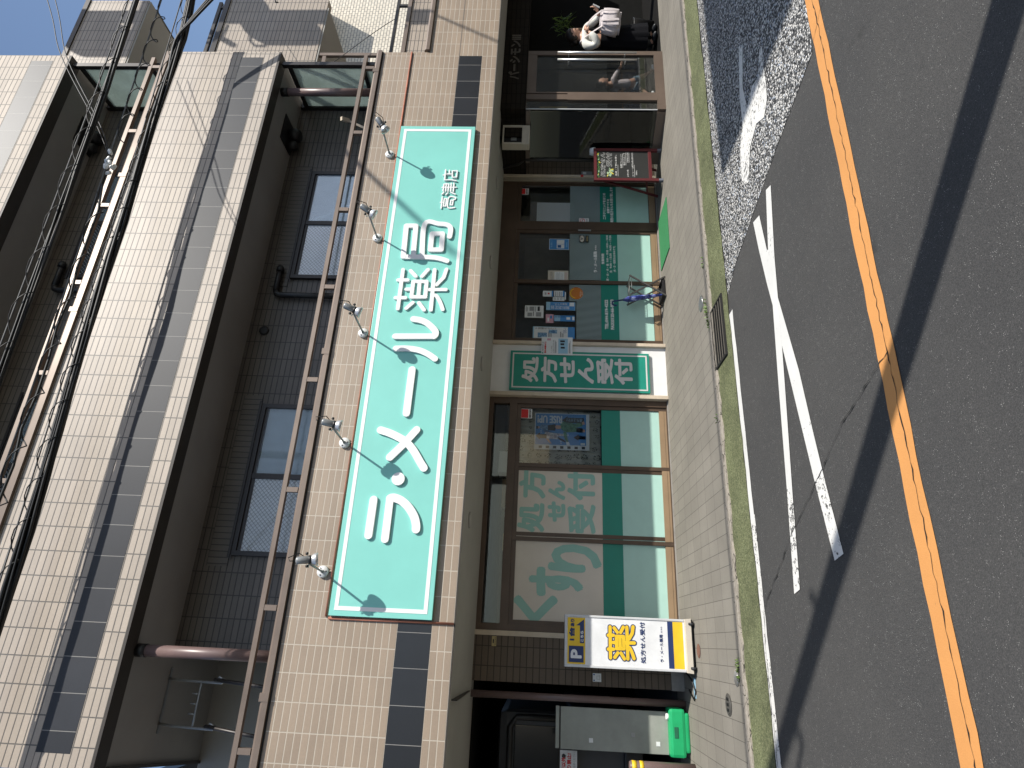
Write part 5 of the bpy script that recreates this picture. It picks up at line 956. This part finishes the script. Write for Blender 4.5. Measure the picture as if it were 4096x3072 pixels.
for xx in (.13, .29): fuse('boot', [ball((xx, .555, .055), .046, .115, .042), skin('b', [[((xx - .01, .64, .06), .06), ((xx - .01, .64, .30), .068)]])], .012, MAT['ink'], WO)
hair = [ball(hat((0, .014, .020)), .093 * hs, .105 * hs, .112 * hs, hr, lambda p: Vector((p.x, p.y + (.030 if p.y < -.03 and p.z < .045 else 0), p.z))), ball(hat((0, .075, -.05)), .065 * hs, .05 * hs, .07 * hs, hr), ball(hat((0, .115, -.03)), .04 * hs, .04 * hs, .05 * hs, hr)]
fuse('hair', hair, .008, MAT['hair'], WO)
b = MB()
for q in (-1, 1):
    e0 = hat((q * .030, -.0935, .002)); b.lathe(e0, [(.011 * hs, 0), (.004 * hs, .003)], hr @ Vector((0, -1, 0)), n=10)
    a0, a1 = hat((q * .018, -.096, .026)), hat((q * .046, -.088, .028)); b.tube([a0, a1], .0028, 6)
b.build('eyes_and_brows', MAT['hair'], WO); b = MB(); b.tube([hat((-.018, -.0935, -.060)), hat((0, -.0965, -.059)), hat((.018, -.0935, -.060))], .0045, 6); b.build('lips', plain('lips', (.36, .12, .10), .5), WO)
PH = MB(); PH.bar((.468, .315, .90), (.495, .285, 1.0), .068, .010, (.3, -.8, -.3)); tag(PH.build('smartphone', plain('phone_case', (.45, .46, .48), .3)), 'silver smartphone held up by the woman in the doorway', 'smartphone')
TB = empty('tote_bag', (.22, .42, .55), 'large pale grey canvas bag with straps hanging at the front of the woman', 'bag')
bm_ = bmesh.new(); bmesh.ops.create_cube(bm_, size=1)
for v in bm_.verts: v.co = Vector((v.co.x * (.50 if v.co.z < 0 else .42), v.co.y * .17, v.co.z * .31))
bmesh.ops.bevel(bm_, geom=bm_.edges[:], offset=.045, segments=3, affect='EDGES'); bmesh.ops.subdivide_edges(bm_, edges=bm_.edges[:], cuts=2, use_grid_fill=True)
for v in bm_.verts: v.co += Vector((math.sin(v.co.z * 23 + v.co.x * 9) * .007, math.sin(v.co.x * 17 + v.co.z * 11) * .010, math.sin(v.co.x * 13) * .010))
b = MB(); b.smooth = True; b.bm(bm_, Matrix.Translation((.235, .375, .74)) @ Matrix.Rotation(R(8), 4, 'Y')); b.build('bag_body', plain('canvas', (.47, .43, .44), .9, var=.1, scale=12, bmp=.3), TB)
b = MB(); b.box(.06, .21, .283, .30, .62, .80, b=.012); b.build('pocket', plain('canvas_pocket', (.44, .405, .415), .9), TB)
for pts in ([(.06, .30, .86), (.08, .42, 1.0), (.10, .52, 1.10), (.09, .60, 1.17), (.10, .68, 1.14)], [(.36, .29, .88), (.31, .36, 1.0), (.27, .48, 1.10)], [(.13, .272, .88), (.14, .262, .75), (.15, .268, .62)], [(.34, .270, .88), (.34, .255, .75), (.345, .262, .62)]):
    b = MB(); P_ = [Vector(p) for p in spline([Vector(p) for p in pts], 4)]
    for i in range(len(P_) - 1): b.bar(P_[i], P_[i + 1], .028, .006, (0, -1, .2))
    b.build('strap', plain('canvas_strap', (.55, .50, .50), .9), TB)
# small child running inside behind the hatched glass
CH = empty('person', (-.30, 1.0, .016), 'small child in grey top and denim shorts running behind the hatched glass door', 'person')
hc = Vector((-.315, .99, .80)); hr = Euler((R(-6), R(0), R(62))).to_matrix(); hm, hat, hs = head_meshes(hc, .185, hr)
cb = [[((-.31, 1.0, .36), .065), ((-.315, 1.0, .48), .06), ((-.32, 1.0, .60), .058), ((-.32, 1.0, .655), .038), ((-.318, .995, .70), .028), ((-.316, .992, .74), .03)],
      [((-.32, 1.0, .655), .038), ((-.30, .93, .64), .033), ((-.18, .91, .585), .027), ((-.04, .90, .525), .021)], [((-.32, 1.0, .655), .038), ((-.33, 1.07, .63), .033), ((-.40, 1.08, .53), .027), ((-.36, 1.03, .44), .021)],
      [((-.31, 1.0, .36), .065), ((-.28, .97, .32), .048), ((-.20, .96, .20), .036), ((-.10, .96, .06), .024), ((-.04, .95, .045), .022)], [((-.31, 1.0, .36), .065), ((-.34, 1.03, .32), .048), ((-.39, 1.04, .20), .036), ((-.49, 1.05, .09), .024), ((-.46, 1.05, .04), .022)]]
fuse('body', hm + [skin('t', cb), skin('h', hand((-.04, .90, .525), (.9, -.05, -.3), (0, -.3, -.8), .11, .1, .3), 1), skin('h', hand((-.36, 1.03, .44), (.5, -.3, -.2), (0, -.3, -.8), .10, .8), 1)], .0065, MAT['skin'], CH)
fuse('top', [skin('t', [[((-.31, 1.0, .34), (.09, .075)), ((-.315, 1.0, .48), (.08, .07)), ((-.32, 1.0, .60), (.072, .066)), ((-.32, 1.0, .66), (.05, .045))], [((-.32, 1.0, .66), (.05, .045)), ((-.30, .93, .642), .046), ((-.19, .91, .59), .038), ((-.12, .905, .56), .032)], [((-.32, 1.0, .66), (.05, .045)), ((-.33, 1.07, .632), .046), ((-.39, 1.08, .545), .038)]])], .008, MAT['top_grey'], CH)
fuse('shorts', [skin('s', [[((-.31, 1.0, .37), .078), ((-.28, .97, .31), .064), ((-.215, .96, .22), .056)], [((-.31, 1.0, .37), .078), ((-.34, 1.03, .31), .064), ((-.385, 1.04, .22), .056)]])], .008, MAT['denim'], CH)
fuse('hair', [ball(hat((0, .014, .024)), .085 * hs, .097 * hs, .105 * hs, hr, lambda p: Vector((p.x, p.y + (.028 if p.y < -.03 and p.z < .04 else 0), p.z))), ball(hat((0, .10, -.04)), .035 * hs, .04 * hs, .09 * hs, hr)], .008, MAT['hair'], CH)
for c in ((-.02, .945, .035), (-.455, 1.05, .035)): fuse('shoe', [ball(c, .062, .03, .028)], .008, MAT['white'], CH)
b = MB()
for q in (-1, 1): b.lathe(hat((q * .030, -.0935, .002)), [(.011 * hs, 0), (.004 * hs, .003)], hr @ Vector((0, -1, 0)), n=10)
b.build('eyes', MAT['hair'], CH); CH.location += Vector((-.148, -.13, .012))

# ------------------------------------------------------------------ overhead cables
CAM_SCALE = UPPER
def sagline(pts, n=1): return [Vector(p) for p in pts]
def hangers(b, fn, x0, x1, step, r, seed, drop):
    """one wire wound in a loose spiral round the rope and the cables"""
    rr = random.Random(seed); P_ = []; t = 0.0; x = x0; st_ = step
    while x > x1:
        q = t % (2 * math.pi)
        if q < .4: st_ = step * rr.uniform(.8, 1.2)
        P_.append(fn(x) + Vector((-.06 * math.sin(q), .03 * math.sin(q), -drop / 2 + drop / 2 * math.cos(q)))); t += 2 * math.pi / 9; x -= st_ / 9
    b.tube(P_, r, 5)
def lerp(P):
    P = sorted([Vector(p) for p in P], key=lambda p: p.x)
    def f(x):
        for a, b in zip(P, P[1:]):
            if x <= b.x or b is P[-1]: t = (x - a.x) / (b.x - a.x); return a + (b - a) * t
    return f
A1 = [(4.0, -.85, 6.75), (-.92, -.41, 6.566), (-4.60, -.40, 6.496), (-8.193, -.34, 6.404), (-14, -.28, 6.25)]
f1_ = lerp(A1); c1_ = empty('cable_bundle', (-5, -.42, 6.4), 'thickest black cable bundle slung along the front of the third floor balcony', 'cable')
b = MB(); rr = random.Random(2)
for k in range(7):
    q = k * .9; pts = []
    for i in range(34): x = 2.9 - i * .5; o = f1_(x); w = .036 + .012 * math.sin(i * 1.3 + k); pts.append(o + Vector((0, math.cos(q + i * .25) * w, math.sin(q + i * .25) * w - .03)))
    b.tube(pts, [.020, .013, .016, .011, .018, .010, .014][k], 7)
b.build('cables', MAT['cable'], c1_)
b = MB(); b.tube([f1_(x) + Vector((0, 0, .075)) for x in (2.9, 0, -3, -6, -9, -14)], .008, 6); b.build('support_rope', MAT['steel_rope'], c1_)
b = MB(); hangers(b, lambda x: f1_(x) + Vector((0, -.02, .08)), 1.0, -13, .36, .0055, 5, .15); b.build('hanger_loops', MAT['cable'], c1_)
b = MB()
for k, (dx, dz) in enumerate(((0, 0), (.05, .03), (.1, .07))):
    b.tube(spline([Vector(p) for p in ((-1.9, -.44, 6.50), (-1.25, -.46, 6.56), (-.9, -.50, 6.42 - dz * .5), (-.55, -.56, 6.22 - dz), (-.2, -.62, 6.02 - dz * 1.5), (.4, -.7, 5.85 - dz * 2))], 5), .016, 7)
b.build('branch_cables', MAT['cable'], c1_)
A2 = [(4.0, -1.3, 6.75), (-1.62, -1.3, 6.512), (-2.84, -1.3, 6.456), (-6.228, -1.3, 6.363), (-14, -1.3, 6.15)]
f2_ = lerp(A2); c2_ = empty('cable_bundle', (-5, -.75, 7), 'upper black cable with a spiral wire, passing the topmost balcony screen', 'cable')
b = MB()
for k in range(4):
    pts = []
    for i in range(34): x = 2.95 - i * .5; q = k * 1.6 + i * .4; pts.append(f2_(x) + Vector((0, math.cos(q) * .022, math.sin(q) * .022 - .04 - .012 * abs(math.sin(i * .9 + k)))))
    b.tube(pts, [.018, .011, .009, .012][k], 7)
b.build('cables', MAT['cable'], c2_)
b = MB(); b.tube([f2_(x) + Vector((0, 0, .05)) for x in (2.95, 0, -3, -6, -9, -14)], .008, 6); b.build('support_rope', MAT['steel_rope'], c2_)
b = MB(); hangers(b, lambda x: f2_(x) + Vector((0, -.02, .055)), 2.0, -13, .42, .0045, 8, .13); b.build('hanger_loops', MAT['cable'], c2_)
A3 = [(4.0, -1.15, 6.5), (-1.418, -1.15, 6.311), (-4.33, -1.15, 6.19), (-6.062, -1.15, 6.125), (-7.307, -1.15, 6.094), (-14, -1.15, 5.95)]
f3_ = lerp(A3); c3_ = empty('cable_bundle', (-5, -.6, 6.7), 'thin looping cable between the two thicker bundles, with a pale splice clamp', 'cable')
b = MB(); b.tube([f3_(x) for x in (2.95, 0, -3, -6, -9, -14)], .0085, 6); b.build('support_rope', MAT['steel_rope'], c3_)
b = MB(); b.tube([f3_(-4.2 - i * .33) + Vector((0, 0, -.02 - .05 * abs(math.sin(i * 1.2)))) for i in range(30)], .012, 6); hangers(b, lambda x: f3_(x) + Vector((0, -.01, .0)), 1.5, -3.6, .40, .006, 9, .13); hangers(b, lambda x: f3_(x) + Vector((0, -.01, .0)), -4.3, -12, .5, .006, 10, .13); b.build('loops', MAT['cable'], c3_)
o = f3_(-3.90); b = MB()
for k in range(9): rr = random.Random(k + 40); b.lathe(o + Vector((rr.uniform(-.14, .12), rr.uniform(-.04, .04), rr.uniform(-.07, .03))), [(.018, 0), (.02, .01), (.02, .05), (.012, .06)], (rr.uniform(-1, 1), rr.uniform(-.4, .4), rr.uniform(-.3, 1)), n=8)
b.build('splice_clamp', MAT['lamp_white'], c3_)
for pts, r, lb in (([(-.37, -1.2, 8.3), (-1.7, -1.2, 7.55), (-2.42, -1.2, 7.18), (-3.42, -1.2, 6.46), (-3.86, -1.15, 6.20)], .006, 'first of two thin black drop wires running down from the sky to the splice clamp'), ([(-.37, -1.2, 8.15), (-1.7, -1.2, 7.46), (-2.47, -1.2, 7.09), (-3.45, -1.2, 6.40), (-3.88, -1.15, 6.18)], .006, 'second thin drop wire just beneath its twin, running to the splice clamp'),
                   ([(-.3, -.5, 6.72), (1.5, .5, 7.05), (1.9, 1.2, 7.2)], .005, 'thin black wire crossing the blue gap between the wing balconies'), ([(-.35, .9, 5.35), (1.0, 1.15, 4.6), (1.4, 1.2, 4.3)], .005, 'thin black wire hanging from the wing balcony across the white tiled building')):
    b = MB(); b.tube(spline([Vector(p) for p in pts], 6), r, 6); tag(b.build('drop_wire', MAT['cable']), lb, 'wire')
# tangle of joints at the wing balcony
tg = empty('cable_joint', (1.2, .3, 6.0), 'tangle of black loops and connectors hanging before the third floor wing balcony', 'cable joint'); b = MB(); rr = random.Random(77)
def tangle(o, n, s):
    for k in range(n):
        c = o + Vector((rr.uniform(-s, s), rr.uniform(-.1, .1), rr.uniform(-s, s))); q0 = rr.uniform(0, 6.28); ra = rr.uniform(.05, .16)
        b.tube([c + Vector((math.cos(q0 + t * .7) * ra, rr.uniform(-.03, .03), math.sin(q0 + t * .7) * ra * .8)) for t in range(8)], .011, 6)
tangle(Vector((.62, .1, 5.70)), 16, .15); b.build('loops', MAT['cable'], tg); b = MB()
for k in range(6): b.lathe(Vector((.62 + rr.uniform(-.16, .16), .02 + rr.uniform(-.05, .05), 5.62 + rr.uniform(-.16, .14))), [(.02, 0), (.028, .01), (.028, .10), (.015, .12)], (rr.uniform(-1, 1), .2, rr.uniform(-1, 1)), n=10)
b.build('connectors', MAT['lamp_grey'], tg); b = MB(); b.tube(spline([Vector(p) for p in ((.62, .1, 5.75), (.9, .1, 5.9), (1.6, -.2, 6.2), (3.0, -.85, 6.7))], 6), .02, 8); b.build('feed_cable', MAT['cable'], tg)

# ------------------------------------------------------------------ poles beside the street (outside the picture, their shadows fall into it)
def pole(x, y, h, r0, r1, label, arms=()):
    e = empty('utility_pole', (x, y, 0), label, 'utility pole'); b = MB(); b.tube([(x, y, 0), (x, y, h)], [r0, r1], 18); b.build('shaft', MAT['concrete_pole'], e)
    b = MB()
    for z, dx, dy, l in arms: b.bar((x - dx * l, y - dy * l, z), (x + dx * l, y + dy * l, z), .08)
    if arms: b.build('cross_arm', MAT['lamp_grey'], e)
    return e
CAM_SCALE = STREET
pole(-4.68, -6.25, 11.5, .115, .065, 'grey concrete utility pole on the far pavement, casting the long shadow over the road')
b = MB()
for pts in ([(-4.68, -6.25, 6.6), (-5.1, -5.9, 6.3), (-5.9, -5.7, 6.9), (-7.2, -5.4, 7.6)], [(-4.68, -6.25, 6.2), (-5.0, -6.1, 5.6), (-5.4, -5.8, 5.5), (-6.3, -5.2, 6.8)], [(-4.5, -6.2, 5.2), (-4.75, -6.1, 5.0), (-4.9, -6.0, 5.35)]): b.tube(spline([Vector(q) for q in pts], 8), .022, 6)
b.build('pole_cables', MAT['cable'], bpy.data.objects['utility_pole'])
CAM_SCALE = UPPER
e = pole(3.35, -.95, 13, .17, .12, 'grey concrete utility pole with transformers at the kerb by the wing', [(10.8, 0, 1, .8), (11.6, 1, 0, .8)])
b = MB()
for x_, y_, z_ in ((3.2, -.45, 9.0), (3.15, -1.35, 12.3), (3.0, -.85, 8.5)): b.lathe((x_, y_, z_), [(.28, 0), (.33, .05), (.33, .75), (.28, .82), (.1, .9)], n=20)
b.build('transformer', MAT['lamp_grey'], e); b = MB(); rr = random.Random(5)
for k in range(12): c = Vector((3.2 + rr.uniform(-.6, .6), -.9 + rr.uniform(-.5, .5), 10.4 + rr.uniform(-.9, .9))); b.tube([c + Vector((math.cos(t * .7) * .28, 0, math.sin(t * .7) * .22)) for t in range(8)], .022, 6)
b.build('lead_loops', MAT['cable'], e)
for pts, r, lb in (([(-2.845 + .88 * 3.5, -3.5, 4.01 + 1.30 * 3.5), (-4.208 + .88 * 6.6, -6.6, 2.644 + 1.30 * 6.6)], .032, 'service cable crossing high over the road toward the third floor'), ([(-.07 + .88 * 3.5, -3.5, 3.36 + 1.30 * 3.5), (-.65 + .88 * 4.6, -4.6, 2.36 + 1.30 * 4.6)], .022, 'service cable crossing high over the road near the wing'), ([(6, -6.15, 7.25), (-20, -6.05, 7.2)], .028, 'telephone cable running along the far side of the street')):
    b = MB(); a0, a1 = Vector(pts[0]), Vector(pts[1]); d0 = a1 - a0; b.tube([a0 - d0 * .25, a1 + d0 * .05], r, 8); tag(b.build('service_cable', MAT['cable']), lb, 'cable')
CAM_SCALE = STREET
# house across the road on the right: its corner shadow lies on the gravel
OB = empty('opposite_house', (4, -9, 0), 'plain house across the road whose shadow falls on the gravel patch', 'house'); b = MB(); b.box(-.28, 12, -16, -6.10, 0, 5.62); b.build('wall', MAT['cream'], OB); b = MB(); b.box(-.42, 12.1, -16.1, -5.94, 5.621, 5.77); b.build('roof', MAT['alu_dark'], OB)
OB = empty('opposite_house', (-14, -12, 0), 'pale apartment house across the road behind the camera', 'house'); b = MB(); b.box(-26, -11, -24, -14, 0, 8); b.build('wall', MAT['cream'], OB); b = MB(); b.box(-26.1, -10.9, -24.1, -13.9, 8.001, 8.2); b.build('roof', MAT['alu_dark'], OB)
CAM_SCALE = UPPER
# neighbours beyond the building
NB = empty('white_building', (4, 6, 0), 'white small-tiled building behind the wing balconies', 'building'); b = MB(); b.box(-.4, 9, 4.2, 10, 0, 7.6); b.build('wall', MAT['white_tile'], NB); b = MB(); b.box(1.6, 5.6, 3.3, 4.19, 7.0, 7.15); b.build('eave', MAT['white'], NB); b = MB(); b.tube([(3.2, 4.13, 3), (3.2, 4.13, 7.0)], .05, 10); b.build('drainpipe', MAT['shade'], NB)
NB = empty('white_house', (-14, 5, 0), 'white walled neighbouring house glimpsed past the end of the balcony', 'house'); b = MB(); b.box(-22, -10.4, 3.5, 12, 0, 6.6); b.build('wall', MAT['white_panel'], NB); b = MB(); b.box(-22.2, -10.2, 3.3, 12.2, 6.601, 6.8); b.build('roof', MAT['alu_dark'], NB)

CAM_SCALE = STREET
wd = MB(); rr = random.Random(12)
for cx, cy, n in ((-5.28, -.72, 34), (-5.42, -.75, 20), (-8.48, -.73, 40), (-4.75, -.74, 10), (-6.4, -.76, 8)):
    for k in range(n):
        o = Vector((cx + rr.gauss(0, .05), cy + rr.gauss(0, .012), .014)); q = rr.uniform(0, 6.28); l = rr.uniform(.015, .04); d = Vector((math.cos(q) * .6, math.sin(q) * .6, .8)) * l; w = Vector((-math.sin(q), math.cos(q), 0)) * .005
        wd.add([o - w, o + w, o + d * .7 + w, o + d, o + d * .7 - w], [(0, 1, 2, 3, 4)])
tag(wd.build('weeds', plain('weed_green', (.12, .19, .04), .6, var=.3, scale=30), recalc=False), kind='stuff')
